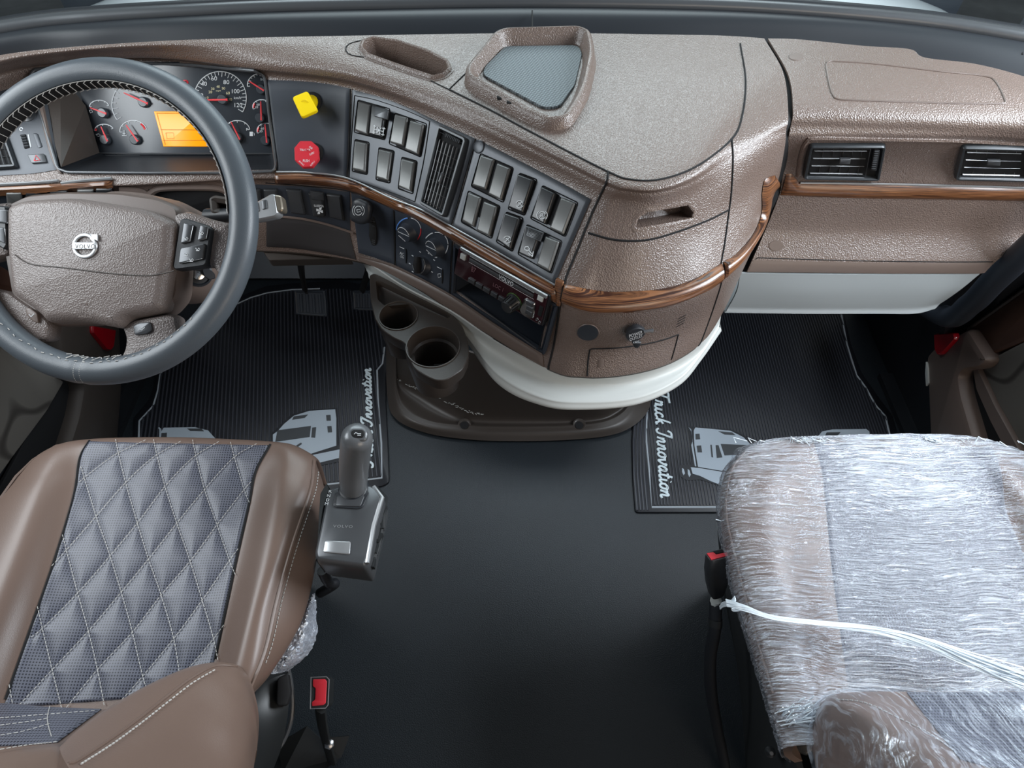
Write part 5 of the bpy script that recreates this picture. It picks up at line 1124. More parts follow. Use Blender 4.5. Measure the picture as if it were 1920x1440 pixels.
for i, v in enumerate(rows[0]):
    if i >= len(rows[0]) - 2: f0[i] = v + Vector((-.02, .006, -.012)); f1[i] = v + Vector((-.04, .006, -.03))
    if i < 2: f0[i] = v + Vector((.02, .006, -.012)); f1[i] = v + Vector((.04, .006, -.03))
rows = [f1, f0] + rows
SV, SF = grid(rows, 120, 130); SS = Surf(SV, SF); vs, fs = solid(SV, SF, .012); cush = mesh('seat_cushion', vs, fs, M['seatbrown'], seat)
LA = [[(218,826),(236,902),(258,978),(280,1049),(302,1111),(327,1196),(338,1262)], [(289,826),(309,907),(333,982),(358,1053),(380,1124),(402,1196),(412,1240)], [(362,827),(384,916),(407,982),(431,1049),(444,1080)],
 [(433,831),(458,916),(470,945)], [(153,876),(182,969),(207,1040),(229,1111),(249,1182),(269,1267),(280,1300)], [(118,1004),(147,1111),(167,1182),(184,1253),(198,1325)], [(71,1138),(98,1249),(118,1330)], [(18,1284),(27,1330)]]
LB = [[(150,905),(164,893),(218,853),(276,826)], [(98,1062),(127,1031),(182,969),(236,907),(289,858),(342,828)], [(60,1195),(82,1178),(149,1111),(209,1042),(262,978),(311,913),(364,858),(413,829)],
 [(30,1330),(42,1318),(100,1256),(169,1182),(229,1111),(280,1049),(333,982),(384,920),(440,858),(484,833)], [(120,1335),(187,1253),(249,1187),(304,1116),(358,1053),(409,984),(460,918),(474,903)], [(210,1335),(267,1271),(329,1196),(382,1124),(431,1053),(450,1028)], [(320,1290),(369,1238),(404,1196),(424,1170)]]
SEG = [(V2(a), V2(b)) for l in LA + LB for a, b in zip(spline([V2(p) for p in l], 14), spline([V2(p) for p in l], 14)[1:])]
def dseg(p):
    best = 99
    for a, b in SEG:
        d = b - a; t = max(0, min(1, (p - a).dot(d) / d.length_squared)); e = (p - a - d * t).length
        if e < best: best = e
    return best
def quilt(nm, surf, Lp, Rp, parent, m, nu=100, nv=150, plain=False):
    Lq, Rq = spline([V2(p) for p in Lp], nv), spline([V2(p) for p in Rp], nv); G_ = []
    for j in range(nv):
        for i in range(nu):
            q = Lq[j].lerp(Rq[j], i / (nu - 1)); p, n = surf.hit(q[:2])
            h = .0015 if plain else .001 + .0036 * (1 - math.exp(-dseg(q) / 12))
            if i in (0, nu - 1) or j in (0, nv - 1): h = -.001
            G_.append(p + n * h)
    fs = [(j * nu + i, j * nu + i + 1, (j + 1) * nu + i + 1, (j + 1) * nu + i) for j in range(nv - 1) for i in range(nu - 1)]
    return mesh(nm, G_, fs, m, parent, angle=75)
qc = quilt('quilted_centre', SS, [(168,827),(150,860),(138,933),(100,1058),(58,1178),(11,1311),(5,1330)], [(507,834),(480,884),(467,947),(444,1049),(427,1129),(404,1235),(385,1300)], cush, M['quilt'])
def dashes(pts, r=.0007, on_=.0042, off=.0022):
    """thread stitches along a 3-D polyline"""
    L = sum((b - a).length for a, b in zip(pts, pts[1:])); n = max(int(L / (on_ + off)), 2); q = arclen(pts, n * 3 + 1); g = MB()
    return [(q[i * 3], q[i * 3 + 2]) for i in range(n)]
g = MB()
for l in LA + LB:
    for a, b in dashes(on(SS, l, .0032, 40)): g.tube([a, b], .0006, 4)
g.build('quilt_stitching', M['thread'], qc)
Lp = [(168,827),(150,860),(138,933),(100,1058),(58,1178),(11,1311)]; Rp = [(507,834),(480,884),(467,947),(444,1049),(427,1129),(404,1235)]
for l in (Lp, Rp): MB().tube(on(SS, l, .0008, 60), .0022, 6).build('seam_line', M['gap'], cush)
pe = [(150,826),(300,822),(500,832),(560,842),(591,866),(585,900),(573,942),(547,1022),(520,1120),(502,1200),(488,1244),(471,1284)]
MB().tube([Pz(p, .607) for p in [(0,935),(30,893),(62,862),(105,836),(165,827),(250,824),(335,824),(420,827),(507,832),(530,835)]], .0022, 6).build('front_piping', M['seatbrown'], cush)
MB().tube(on(SS, [(588,864),(584,905),(572,948),(546,1026),(519,1122),(501,1202),(487,1246),(470,1286)], .0012, 80), .0028, 6).build('piping', M['seatbrown'], cush)
g = MB()
for a, b in dashes(on(SS, [(596,885),(592,915),(582,948),(556,1026),(529,1122),(511,1202),(496,1246)], .0014, 80)): g.tube([a, b], .0008, 4)
g.build('edge_stitching', M['thread'], cush)
# backrest ----------------------------------------------------------------------------
rows = [PR(l) for l in [
 [(-120,1318,.60),(0,1318,.60),(90,1325,.603),(200,1330,.605),(260,1318,.60)],
 [(-120,1360,.66),(0,1355,.665),(90,1355,.67),(160,1362,.68),(200,1372,.685)],
 [(-120,1395,.72),(0,1392,.725),(60,1392,.73),(115,1392,.74),(140,1410,.75)],
 [(-120,1450,.80),(0,1440,.80),(60,1425,.81),(112,1412,.82),(150,1440,.83)],
 [(-130,1530,.90),(0,1530,.90),(60,1530,.90),(110,1530,.91),(160,1530,.91)]]]
back_ = MB(); vs, fs = grid(rows, 60, 60); vs, fs = solid(vs, fs, .02)
br = mesh('backrest', vs, fs, M['seatbrown'], seat)
BV, BF = grid(rows, 40, 40); BSF = Surf(BV, BF)
bq = sheet('backrest_centre', BSF, [(-100,1320),(0,1320),(90,1327),(190,1331)], [(-100,1400),(0,1400),(60,1397),(108,1393)], M['quilt'], br, h=.003, nu=50, nv=20)
g = MB()
for l in ([(0,1352),(90,1345),(180,1338)], [(0,1385),(40,1378),(96,1362)], [(92,1330),(88,1355),(96,1388)], [(0,1366),(60,1358),(92,1352)], [(0,1412),(50,1404),(108,1398)]):
    for a, b in dashes(on(BSF, l, .0042, 20)): g.tube([a, b], .0006, 4)
g.build('quilt_stitching', M['thread'], bq)
# bolster: crest, outer side and lower tip
rows = [PR(l) for l in [
 [(118,1398,.80),(150,1366,.765),(205,1326,.72),(270,1288,.685),(340,1256,.655),(390,1243,.635),(430,1243,.62),(446,1247,.61)],
 [(112,1402,.83),(148,1372,.79),(206,1334,.74),(272,1296,.70),(340,1263,.67),(392,1249,.648),(438,1248,.628),(456,1256,.612)],
 [(120,1425,.86),(160,1412,.83),(215,1375,.78),(285,1332,.73),(350,1290,.69),(400,1262,.66),(445,1258,.635),(468,1274,.61)],
 [(150,1470,.87),(205,1440,.83),(270,1400,.78),(330,1360,.73),(380,1322,.69),(425,1290,.66),(458,1285,.635),(478,1302,.60)],
 [(200,1530,.85),(270,1500,.81),(330,1455,.76),(385,1408,.71),(425,1362,.68),(455,1325,.65),(474,1320,.62),(485,1342,.58)],
 [(300,1600,.80),(350,1560,.76),(400,1510,.72),(435,1455,.68),(460,1400,.65),(474,1365,.62),(482,1362,.60),(484,1385,.56)],
 [(400,1650,.70),(420,1600,.68),(445,1550,.65),(465,1500,.62),(474,1450,.60),(480,1410,.58),(482,1408,.57),(478,1430,.54)]]]
vs, fs = grid(rows, 70, 70); BO = Surf(vs, fs); vs, fs = solid(vs, fs, .02); bo = mesh('side_bolster', vs, fs, M['seatbrown'], seat)
g = MB()
for a, b in dashes(on(BO, [(150,1436),(210,1398),(262,1360),(315,1318),(360,1283),(404,1257)], .002, 60)): g.tube([a, b], .0010, 4)
g.build('bolster_stitching', M['thread'], bo)
MB().tube(on(BO, [(128,1432),(145,1427),(205,1388),(258,1350),(311,1308),(356,1274),(402,1250),(445,1250)], .0, 60), .0020, 6).build('bolster_seam', M['seatbrown'], bo)
# seat base under it
g = MB(); g.box((-.72, .36, .16), (.40, .50, .32)); g.build('pedestal', M['seatblack'], seat)
rows = [PR(l) for l in [[(480,1285,.46),(520,1268,.45),(545,1262,.44)], [(476,1340,.47),(515,1345,.44),(540,1335,.42)], [(474,1400,.47),(505,1410,.42),(528,1400,.38)], [(470,1470,.46),(490,1470,.38),(505,1460,.32)]]]
vs, fs = grid(rows, 16, 24); vs, fs = solid(vs, fs, .02); mesh('base_cover', vs, fs, M['seatblack'], seat)
mb = MB(); mb.tube(curve(PR([(540,1250,.42),(548,1300,.40),(546,1350,.38),(528,1395,.36),(500,1425,.36)]), 20), .004, 8); mb.build('base_cover_edge', M['graphite'], seat)
pad('recline_lever', Plane(Pz((535,1320), .44), (.2, -.2, 1)), [(522,1272),(543,1262),(548,1300),(540,1324),(520,1324)], M['gap'], seat, .02, .003, .006)
# bag of clear film under the cushion side
rows = [PR(l) for l in [[(590,1112,.50),(584,1120,.51),(578,1125,.50)], [(593,1150,.47),(575,1160,.51),(560,1165,.50)], [(594,1195,.46),(565,1205,.50),(538,1205,.50)], [(575,1230,.45),(545,1240,.49),(522,1238,.49)], [(540,1258,.45),(525,1262,.47),(508,1264,.48)]]]
vs, fs = grid(rows, 20, 40)
for i, v in enumerate(vs): vs[i] = v + Vector((random.gauss(0, .001), 0, random.gauss(0, .0015)))
vs, fs = solid(vs, fs, .002); tag(mesh('plastic_film', vs, fs, M['filmbag']), 'crumpled clear plastic film bulging out below the right side of the driver seat', 'plastic film')

# ================================================================ gear shifter
gs = thing('gear_shifter', 'dark grey gear shifter with an upright grip on the side of the driver seat', 'gear shifter', Pz((650,1040), .52))
GT = plane3(Pz((608,925), .665), Pz((716,930), .665), Pz((640,1060), .660))
top = [(615,918),(640,908),(700,908),(718,928),(690,1048),(684,1062),(594,1050),(590,1036)]
pad('console', GT, top, M['graphite'], gs, r=[.006,.01,.012,.012,.006,.008,.008,.006], prof=[(.004,-.085),(-.001,-.06),(-.002,-.018),(-.001,-.006),(.003,0),(.005,.001)])
pad('console_side', GT.off(-.004), [(592,1052),(600,925),(612,905),(618,915),(606,955),(594,1040)], M['seatblack'], gs, r=.003, prof=[(.001,-.06),(0,-.04),(0,-.002),(.001,0)])
pad('gate', GT.off(.0012), [(628,925),(640,920),(690,920),(692,926),(680,952),(672,955),(630,952),(624,948)], M['black'], gs, .002, .0006, .004); pad('gate_cover', GT.off(.003), [(632,930),(684,930),(676,950),(630,949)], M['graphite'], gs, .0015, .0006, .003)
pad('blank_button', GT.off(.001), [(610,1014),(658,1016),(656,1040),(606,1036)], M['silver'], gs, .0022, .0008, .003)
g = MB(); S = GT.off(.0012)
for s, x, y in (('R',619,924),('N',616,932),('D',614,940),('M',612,947)): text(g, S, s, (x - 3, y), (x + 3, y), (x - 2, y - 5), .0003)
g.build('gate_letters', M['white'], gs)
g = MB(); text(g, S, 'VOLVO', (624,989), (661,990), (625,984), .0003, bold=.02, space=1.2); g.build('raised_lettering', M['silver'], gs)
g = MB(); g.tube([GT.hit(p)[0] + Vector((0, 0, -.002)) for p in [(700,912),(716,932),(700,985),(688,1055)]], .004, 8); g.build('console_edge', M['silver'], gs)
g = MB()
for p, q in (((706,945),(720,958)),((703,962),(714,975)),((700,985),(716,985)),((697,1005),(712,1010)),((694,1025),(706,1030)),((690,1040),(700,1056)),((706,950),(700,990)),((712,980),(698,1015)),((706,1010),(692,1045))):
    a = GT.off(-.02).hit(p)[0]; b = GT.off(-.03).hit(q)[0]; m_ = Matrix.Rotation(random.uniform(-.3, .3), 4, 'Z'); g.tube([a, b], .004, 4); g.box(b, (.006, .016, .012), m_)
g.tube([GT.off(-.03).hit(p)[0] for p in [(704,915),(722,934),(716,985),(706,1030),(694,1060)]], .005, 6)
g.build('inner_frame', M['seatblack'], gs)
lv0, lv1, lv2, lv3 = Pz((662,915), .668), Pz((664,870), .725), Pz((668,830), .785), Pz((671,811), .815)
g = MB(); g.tube(curve([lv0, lv0.lerp(lv1, .3), lv1, lv2, lv3], 24), [(.0212 + .0028 * min(i / 12, 1)) * (1 if i < 20 else math.sqrt(1 - ((i - 19) / 4.6) ** 2)) for i in range(24)], 20, up=(0, 1, 0)); lev = g.build('lever_grip', M['grip'], gs)
MB().lathe(lv0 + Vector((0, 0, -.004)), (0, 0, 1), [(.026, 0), (.024, .004), (.021, .006)], 26).build('grip_collar', M['black'], gs)
tp = Plane(lv3 + Vector((0, 0, .002)), (0, -.35, .9)); pad('grip_cap', tp, [(652,812),(659,803),(683,803),(689,811),(686,827),(655,827)], M['grip'], lev, r=.006, prof=[(.002,-.014),(-.0005,-.008),(.0,-.001),(.002,.001)])
pad('cap_inset', tp.off(.001), [(658,811),(663,806),(680,806),(683,812),(681,821),(660,821)], M['gap'], lev, .0015, .0006, .004); g = MB(); strokes(g, tp.off(.003), [[(664,814),(667,811),(671,813),(677,813)],[(670,816),(677,816)]], .0005, 0); g.build('cap_symbol', M['white'], lev)
MB().tube(curve([Pz((604,1070), .56), Pz((616,1092), .52), Pz((628,1095), .5), Pz((600,1112), .46)], 16), .009, 10).build('cable_boot', M['rubber'], gs)

# ================================================================ driver buckle
bk = thing('seat_belt_buckle', 'upright black belt buckle with red button beside the driver seat', 'seat belt buckle', Pz((612,1430), .1))
BP = Plane(Pz((600,1300), .42), (.05, -.25, 1)); pad('buckle_body', BP, [(583,1270),(612,1269),(617,1274),(615,1322),(610,1328),(582,1329)], M['seatblack'], bk, r=.003, prof=[(.003,-.06),(0,-.04),(0,-.001),(.001,0)])
pad('release_button', BP, [(587,1274),(609,1273),(613,1277),(611,1318),(607,1322),(585,1324),(585,1316),(591,1312),(592,1290),(587,1287)], M['red'], bk, .002, .0008, .002); MB().tube([BP.hit(p)[0] for p in [(583,1270),(612,1269),(617,1274),(615,1322),(610,1328),(582,1329)]], .0011, 5, closed=True).build('rim_line', M['silver'], bk)
MB().tube(curve(PR([(600,1325,.38),(604,1355,.28),(612,1390,.15),(622,1425,.03)]), 14), [.014] * 14, 10, flat=.6).build('buckle_strap', M['seatblack'], bk)
g = MB(); g.lathe(Pz((617,1395), .16), (.3, -.2, 1), [(.010, 0), (.010, .006), (.007, .008), (0, .008)], 6); g.build('bolt', M['metalbolt'], bk)
fl_ = MB(); fl_.add(*solid(PR([(520,1395,.03),(575,1362,.08),(600,1385,.05),(655,1380,.04),(640,1420,.02),(600,1450,.02),(530,1450,.02)]), [(0, 1, 2, 3, 4, 5, 6)], .004)); fl_.build('floor_bracket', M['seatblack'], bk, smooth=False)

# ================================================================ passenger seat (wrapped)
ps = thing('passenger_seat', 'brown and grey passenger seat wrapped in clear crinkled plastic film', 'seat', (.64, .45, 0))
T0 = [
 [(1398,848,.602),(1448,833,.612),(1520,827,.612),(1620,824,.612),(1720,822,.612),(1800,825,.612),(1862,834,.61),(1930,860,.60)],
 [(1370,880,.605),(1440,878,.625),(1535,872,.608),(1640,868,.606),(1740,868,.606),(1830,874,.610),(1900,885,.625),(1975,920,.60)],
 [(1360,960,.605),(1430,958,.627),(1545,950,.602),(1650,945,.598),(1760,945,.598),(1870,950,.602),(1945,960,.625),(2025,990,.60)],
 [(1383,1065,.605),(1450,1060,.627),(1556,1055,.598),(1670,1055,.592),(1790,1055,.592),(1910,1055,.598),(1990,1065,.622),(2070,1080,.60)],
 [(1415,1185,.602),(1480,1180,.622),(1572,1180,.590),(1690,1180,.584),(1820,1180,.584),(1960,1180,.59),(2050,1190,.62),(2125,1210,.60)],
 [(1450,1300,.598),(1510,1295,.612),(1590,1290,.582),(1720,1290,.574),(1860,1290,.574),(2000,1300,.582),(2100,1310,.612),(2200,1330,.59)],
 [(1480,1400,.59),(1540,1395,.602),(1615,1390,.572),(1740,1390,.565),(1880,1390,.565),(2030,1400,.572),(2140,1410,.602),(2250,1430,.58)]]
TK = [[(1380,905,.50),(1384,870,.555)],[(1366,935,.50),(1356,905,.55)],[(1362,985,.50),(1350,968,.55)],[(1383,1085,.50),(1368,1078,.55)],[(1420,1200,.50),(1403,1195,.55)],[(1456,1325,.50),(1440,1318,.55)],[(1490,1430,.50),(1470,1415,.55)]]
rows = []
for r_, k_ in zip(T0, TK):
    a = PR(r_); e = a[-1]; rows.append(PR(k_) + a + [e + Vector((.012, 0, -.05)), e + Vector((-.02, 0, -.12))])
f0 = [v + Vector((0, .018, -.035)) for v in rows[0]]; f1 = [v + Vector((0, .008, -.11)) for v in rows[0]]
for i in (0, 1): f0[i] = rows[0][i] + Vector((0, .008, -.01)); f1[i] = rows[0][i] + Vector((0, 0, -.03))
rows = [f1, f0] + rows
TV2, TF2 = grid(rows, 110, 120); SP = Surf(TV2, TF2); vs, fs = solid(TV2, TF2, .012); pc = mesh('seat_cushion', vs, fs, M['seatbrown'], ps)
quilt('seat_centre', SP, [(1522,826),(1538,880),(1546,950),(1556,1055),(1572,1180),(1590,1310)], [(1862,836),(1880,885),(1890,960),(1930,1060),(1975,1180),(2010,1310)], pc, M['quilt'], 60, 80, plain=True)
g = MB()
for l in ([(1398,848),(1371,885),(1362,960),(1384,1065),(1416,1185),(1450,1300)],): g.tube(on(SP, l, .001, 60), .002, 6)
g.build('piping', M['seatbrown'], pc)
# backrest
rows = [PR(l) for l in [
 [(1531,1324,.60),(1562,1303,.63),(1620,1297,.66),(1700,1297,.67),(1800,1297,.67),(1920,1297,.67),(2060,1300,.66)],
 [(1520,1350,.60),(1555,1318,.655),(1625,1315,.69),(1710,1330,.69),(1810,1330,.685),(1920,1330,.685),(2060,1335,.68)],
 [(1518,1380,.60),(1560,1345,.665),(1630,1340,.72),(1720,1362,.73),(1815,1372,.71),(1925,1372,.705),(2060,1375,.70)],
 [(1524,1412,.60),(1575,1385,.67),(1650,1385,.74),(1740,1392,.77),(1830,1412,.75),(1930,1420,.735),(2070,1420,.73)],
 [(1535,1460,.60),(1590,1450,.67),(1670,1450,.76),(1770,1445,.81),(1860,1460,.80),(1950,1480,.78),(2080,1480,.77)],
 [(1560,1560,.60),(1620,1560,.67),(1700,1560,.77),(1800,1550,.86),(1890,1550,.86),(1980,1560,.85),(2100,1560,.84)]]]
vs, fs = grid(rows, 80, 70); PBV, PBF = [v.copy() for v in vs], fs; PBS = Surf(vs, fs); vs, fs = solid(vs, fs, .02); pb = mesh('backrest', vs, fs, M['seatbrown'], ps)
g = MB()
for a, b in dashes(on(PBS, [(1570,1312),(1620,1318),(1680,1345),(1740,1375),(1790,1410)], .001, 50)): g.tube([a, b], .0009, 4)
g.build('bolster_stitching', M['thread'], pb)
sheet('backrest_centre', PBS, [(1700,1299),(1780,1299),(1920,1299),(2040,1302)], [(1800,1425),(1860,1440),(1930,1450),(2060,1450)], M['quilt'], pb, h=.003, nu=40, nv=20)
g = MB(); g.box((.74, .36, .16), (.42, .50, .32)); g.build('pedestal', M['seatblack'], ps)
rows = [PR(l) for l in [[(1343,972,.40),(1352,972,.40),(1362,980,.42)], [(1352,1060,.30),(1368,1060,.40),(1384,1070,.46)], [(1372,1180,.2),(1392,1180,.38),(1425,1190,.46)], [(1388,1300,.1),(1420,1300,.35),(1460,1310,.46)], [(1400,1450,.02),(1440,1450,.3),(1500,1460,.46)]]]
vs, fs = grid(rows, 14, 30); vs, fs = solid(vs, fs, .01); mesh('base_cover', vs, fs, M['seatblack'], ps)
pad('trim_flap', Plane(Pz((1348,992), .42), (-.4, -.5, .8)), [(1343,979),(1352,979),(1354,1000),(1349,1013)], M['lowgrey'], ps, .004, .001, .001)
# hinge parts poking out at the bottom
pad('hinge_cover', Plane(Pz((1500,1380), .50), (-.3, -.3, 1)), [(1470,1370),(1490,1352),(1525,1352),(1530,1400),(1510,1415),(1484,1402)], M['seatblack'], ps, .02, .004, .006)
MB().lathe(Pz((1444,1410), .42), (-.2, -.3, 1), [(.004, -.02), (.006, -.01), (.009, 0), (.007, .008), (.003, .014), (0, .014)], 12).build('bolt', M['metalbolt'], ps)
# clear film -----------------------------------------------------------------------------
from mathutils import noise
def crinkle(vs, fs, off, sc, amp, m, name, parent=None):
    me = bpy.data.meshes.new('t'); me.from_pydata(vs, [], fs); bm = bmesh.new(); bm.from_mesh(me); bm.normal_update(); bm.verts.ensure_lookup_table(); out = []
    s = sum((1 if v.normal.dot(EYE - v.co) > 0 else -1) for v in bm.verts); sg = 1 if s > 0 else -1
    for v in bm.verts:
        p = Vector((v.co.x * sc[0], v.co.y * sc[1], v.co.z * sc[2])); w_ = noise.noise_vector(v.co * 7) * 1.6; q_ = p + w_
        r1 = 1 - abs(noise.noise(q_)) * 2; r2 = 1 - abs(noise.noise(q_ * 2.3 + Vector((5, 3, 1)))) * 2
        out.append(v.co + v.normal * sg * (off + amp * (max(r1, 0) ** 3 + .5 * max(r2, 0) ** 3)))
    bm.free(); bpy.data.meshes.remove(me); return mesh(name, out, fs, m, parent, angle=180)
fm = thing('plastic_wrap', 'clear crinkled stretch film wrapped round the passenger seat, twisted into a strand across it', 'plastic wrap', (.64, .45, .5))
rows2 = []
for r_, k_ in zip(T0, TK):
    a = PR(r_); e = a[-1]; rows2.append(PR(k_) + a + [e + Vector((.012, 0, -.05))])
rows2 = [[v + Vector((0, .02, -.03)) for v in rows2[0]]] + rows2
fv, ff = grid(rows2, 300, 420); crinkle(fv, ff, .004, (10, 190, 40), .0019, M['film'], 'cushion_film', fm)
fv, ff = grid(rows, 60, 60)
rowsb = [PR(l) for l in [
 [(1528,1330,.60),(1560,1302,.635),(1620,1295,.665),(1700,1295,.675),(1800,1295,.675),(1920,1295,.675),(2060,1300,.665)],
 [(1519,1360,.60),(1556,1322,.67),(1626,1316,.70),(1712,1326,.70),(1812,1326,.695),(1920,1326,.695),(2060,1335,.69)],
 [(1520,1400,.60),(1566,1360,.68),(1640,1350,.74),(1726,1368,.75),(1820,1372,.73),(1926,1376,.72),(2060,1380,.715)],
 [(1532,1450,.60),(1585,1430,.68),(1664,1430,.77),(1760,1430,.81),(1850,1450,.80),(1945,1470,.78),(2080,1470,.77)],
 [(1560,1560,.60),(1620,1560,.68),(1700,1560,.78),(1800,1550,.87),(1890,1550,.87),(1980,1560,.86),(2100,1560,.85)]]]
fv, ff = grid(rowsb, 260, 220); crinkle(fv, ff, .004, (40, 14, 14), .0020, M['filmside'], 'backrest_film', fm)
# twisted strand
def strand(pts, r, n, spread, name):
    base = curve([Vector(p) for p in pts], 60); g = MB()
    for k in range(n):
        a0 = random.uniform(0, 6.28); tw = random.uniform(1, 3); o = random.uniform(.2, 1); P_ = []
        for i, p in enumerate(base):
            t = i / 59; s = spread(t) * o; a = a0 + tw * t * 2; P_.append(p + Vector((0, cos(a) * s, abs(sin(a)) * s * .4)))
        g.tube(P_, r * random.uniform(.6, 1.2), 4)
    return g.build(name, M['filmtwist'], fm)
strand([Pz(p, z) for p, z in [((1362,1132),.63),((1400,1142),.65),((1450,1158),.65),((1540,1170),.645),((1640,1182),.64),((1730,1205),.64),((1820,1240),.64),((1920,1275),.64),((2000,1300),.64)]], .0010, 34, lambda t: .009 - .006 * min(t * 5, 1) + .030 * t ** 3, 'twisted_strand')
strand([Pz(p, z) for p, z in [((1350,1140),.56),((1356,1134),.58),((1370,1130),.62),((1378,1122),.64),((1372,1140),.63),((1400,1140),.64)]], .0012, 14, lambda t: .004, 'loose_end')
g = MB()
for i in range(60):
    a = (random.uniform(1400, 1560), random.uniform(1345, 1365)) if i < 0 else (random.uniform(1452, 1560), random.uniform(1325, 1365)); g.tube([Pz(a, .60), Pz((a[0] + random.uniform(10, 50), a[1] - random.uniform(4, 22)), .62)], .0009, 4)
for i in range(46):
    x = random.uniform(1370, 1920); y = 826 if x < 1850 else 834; c = 1510 if i < 20 else (1742 if i < 34 else x); x = random.gauss(c, 14) if i < 34 else x
    g.tube([Pz((x, 830), .614), Pz((x + random.uniform(-8, 8), y - random.uniform(-2, 8)), .622), Pz((x + random.uniform(8, 22), y + random.uniform(-1, 6)), .616)], .0008, 4)
for p in (((1342,974),(1352,977),(1362,974)),): g.tube([Pz(q, .6) for q in p], .0009, 4)
tag(g.build('loose_wisps', M['filmtwist'], fm), None, None, kind='stuff')

# ================================================================ passenger buckle
pk = thing('seat_belt_buckle', 'black belt buckle with red button on a long curved stalk beside the wrapped seat', 'seat belt buckle', Pz((1360,1450), .1))
a0, a1 = Pz((1347,1040), .58), Pz((1342,1128), .48)
ax = (a1 - a0).normalized(); S = Plane(a0, -ax)
g = MB(); fr = Frame(a0, -ax, (1, .25, 0)); vs = []
for hx, hy, d in ((.0195,.011,0),(.021,.0125,.004),(.022,.013,.03),(.019,.012,.06),(.013,.010,.088),(.010,.009,.094)):
    for k in range(28):
        t_ = 2 * pi * k / 28; c_, s_ = cos(t_), sin(t_); vs.append(fr.at(hx * math.copysign(abs(c_) ** .5, c_), hy * math.copysign(abs(s_) ** .5, s_), -d))
g.add(vs, [(i * 28 + k, i * 28 + (k + 1) % 28, (i + 1) * 28 + (k + 1) % 28, (i + 1) * 28 + k) for i in range(5) for k in range(28)] + [tuple(range(28)), tuple(range(140, 168))]); g.build('buckle_body', M['darkswitch'], pk, angle=60)
g = MB(); g.box(fr.at(-.001, .001, .0006), (.001,) * 3); g = MB(); q = [fr.at(x, y, .0015) for x, y in ((-.017,-.008),(.015,-.008),(.016,-.001),(-.004,.0005),(-.006,.007),(-.017,.008))]; g.add(*solid(q, [(0, 1, 2, 3, 4, 5)], .003)); g.build('release_button', M['red'], pk, smooth=False)
g = MB(); q = [fr.at(x, y, .0016) for x, y in ((-.003,.002),(.015,.001),(.014,.007),(-.005,.008))]; g.add(*solid(q, [(0, 1, 2, 3)], .002)); g.build('tongue_slot', M['gap'], pk, smooth=False)
stp = curve([a1, Pz((1340,1180), .44), Pz((1332,1230), .38), Pz((1333,1290), .30), Pz((1342,1350), .20), Pz((1352,1400), .10), Pz((1366,1470), .0)], 50)
MB().tube(stp, .0115, 12, flat=.75).build('stalk', M['rubber'], pk)
MB().tube(stp[5:8], .0130, 12, flat=.8).build('stalk_band', M['seatblack'], pk); MB().tube([a1 + ax * -.004, a1 + ax * .006], .010, 10).build('stalk_ferrule', M['ledge'], pk)

# ================================================================ doors
def mirrorx(px): return px
def door(sx, name, label):
    d = thing(name, label, None, (sx * 1.18, .8, .1)); structure(d, label); return d
dr = door(1, 'door_2', 'right truck door with grey patterned panel, dark wood strip and brown pocket')
DX = Plane((1.17, .8, .4), (-1, 0, .0)); DXo = DX
g = MB(); g.box((1.20, .75, .45), (.04, 1.7, 1.0)); g.build('door_shell', M['rubber'], dr, smooth=False)
pad('fabric_panel', DX, [(1838,688),(1930,640),(2100,560),(2200,900),(1990,990),(1932,850),(1900,790)], M['suede'], dr, .012, .003, .01)
pad('wood_strip', DX, [(1824,622),(1930,548),(2080,450),(2120,545),(1960,628),(1848,674)], M['wooddark'], dr, .016, .003, .004)
seam_ = MB().tube([DX.hit(p)[0] + Vector((-.012, 0, 0)) for p in [(1826,618),(1880,580),(1930,545),(2000,500)]], .006, 8).build('strip_edge', M['brown'], dr)
pad('door_pocket', DX, [(1797,706),(1812,690),(1838,686),(1862,740),(1890,800),(1930,870),(1960,960),(1840,960),(1815,800)], M['gap'], dr, .008, .002, .02)
pad('pocket_trim', DX.off(.046), [(1734,668),(1750,650),(1812,615),(1850,675),(1835,690),(1805,694),(1795,706),(1800,740),(1826,830),(1850,960),(1760,960),(1742,850)], M['taupe_smooth'], dr, r=.015, prof=[(0,-.046),(0,-.016),(.006,-.004),(.016,0)])
pad('pocket_edge', DX, [(1838,686),(1848,684),(1884,760),(1935,850),(1975,960),(1945,960),(1925,890),(1872,790),(1845,730)], M['taupe_smooth'], dr, r=.01, prof=[(0,0),(0,.016),(.004,.022)])
pad('reflector', DX.off(.046), [(1757,626),(1795,624),(1798,636),(1772,664),(1764,667),(1758,655)], M['reflector'], dr, r=.006, prof=[(0,-.004),(0,.004),(.003,.010)])
pad('pale_sill_clip', DX.off(.046), [(1738,678),(1742,690),(1743,718),(1738,724),(1736,700)], M['ledge'], dr, .003, .001, .001)
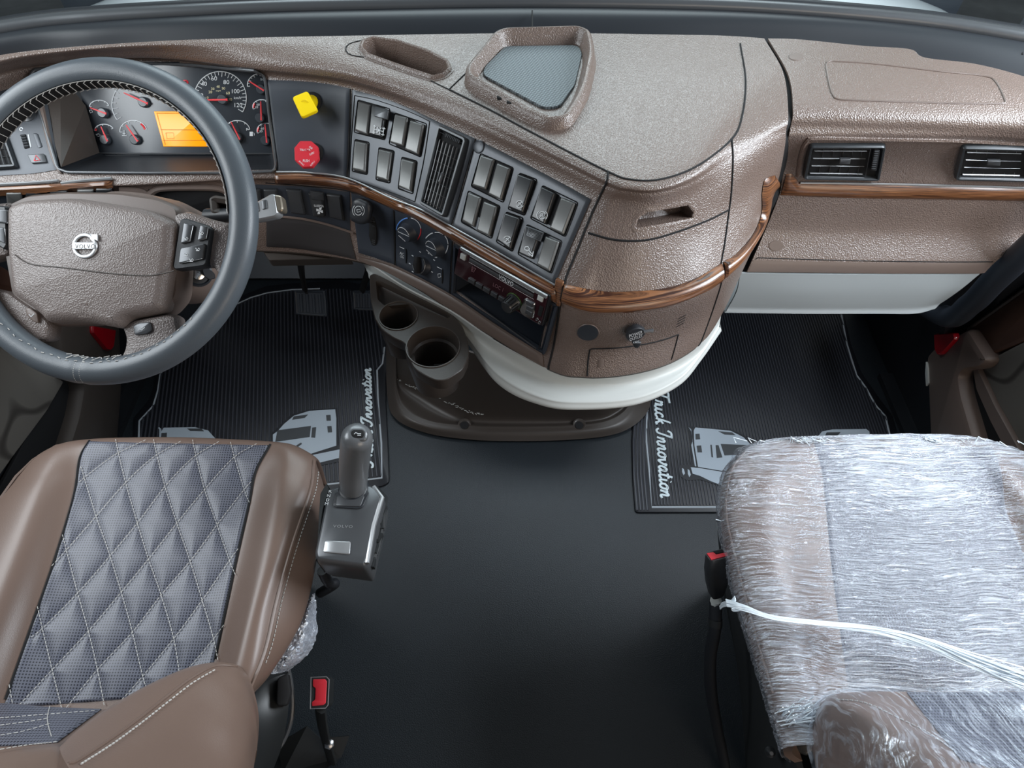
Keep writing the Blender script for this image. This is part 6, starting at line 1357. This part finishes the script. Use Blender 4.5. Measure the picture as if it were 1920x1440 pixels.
# black door seal and tube at right of the dashboard
st_ = thing('trim_1', None, None, (1.0, 1.1, .5)); structure(st_)
MB().tube(curve([Pz((1700,585), .35) + Vector((0, .12, 0)), Pz((1770,592), .45), Pz((1820,570), .55), Pz((1865,525), .66), Pz((1930,465), .78), Pz((2010,390), .9)], 40), .026, 12).build('door_seal', M['slate'], st_)
rows = [PR(l) for l in [[(1740,592,.50),(1800,560,.56),(1850,512,.66),(1900,465,.74),(1960,400,.85)], [(1760,640,.40),(1830,600,.46),(1880,560,.60),(1940,510,.7),(2010,450,.8)], [(1745,720,.2),(1790,720,.2),(1850,640,.4),(1950,560,.6),(2050,500,.7)]]]
vs, fs = grid(rows, 30, 20); vs = [v + Vector((.04, .06, 0)) for v in vs]; vs, fs = solid(vs, fs, .02); mesh('pillar_liner', vs, fs, M['rubber'], st_)
sill = MB(); sill.box((1.165, .72, .01), (.05, 1.1, .02)); structure(sill.build('trim_2', M['rubber'], smooth=False)); sill = MB(); sill.box((-1.165, .72, .01), (.05, 1.1, .02)); structure(sill.build('trim_3', M['rubber'], smooth=False))
dl = door(-1, 'door_1', 'left truck door with grey patterned panel and red reflector')
g = MB(); g.box((-1.20, .75, .45), (.04, 1.7, 1.0)); g.build('door_shell', M['rubber'], dl, smooth=False)
DL = Plane((-1.17, .8, .4), (1, 0, 0))
pad('fabric_panel', DL, [(-100,560),(0,645),(60,690),(112,715),(80,770),(20,850),(-60,960),(-300,900)], M['suede'], dl, .012, .003, .01)
pad('wood_strip', DL, [(-180,400),(0,505),(36,540),(24,600),(0,590),(-200,500)], M['wooddark'], dl, .016, .003, .004)
pad('door_pocket', DL, [(104,712),(156,718),(140,790),(110,850),(60,960),(-30,960),(30,850)], M['gap'], dl, .006, .002, .01)
pad('pocket_trim', DL.off(.046), [(110,600),(180,580),(228,610),(232,720),(222,860),(200,960),(80,960),(128,850),(150,780),(160,722),(120,690)], M['brown'], dl, r=.02, prof=[(0,-.046),(0,-.016),(.006,-.004),(.016,0)])
pad('reflector', DL.off(.046), [(168,610),(212,618),(208,650),(202,658),(194,656),(168,624)], M['reflector'], dl, r=.005, prof=[(0,-.004),(0,.004),(.003,.010)])
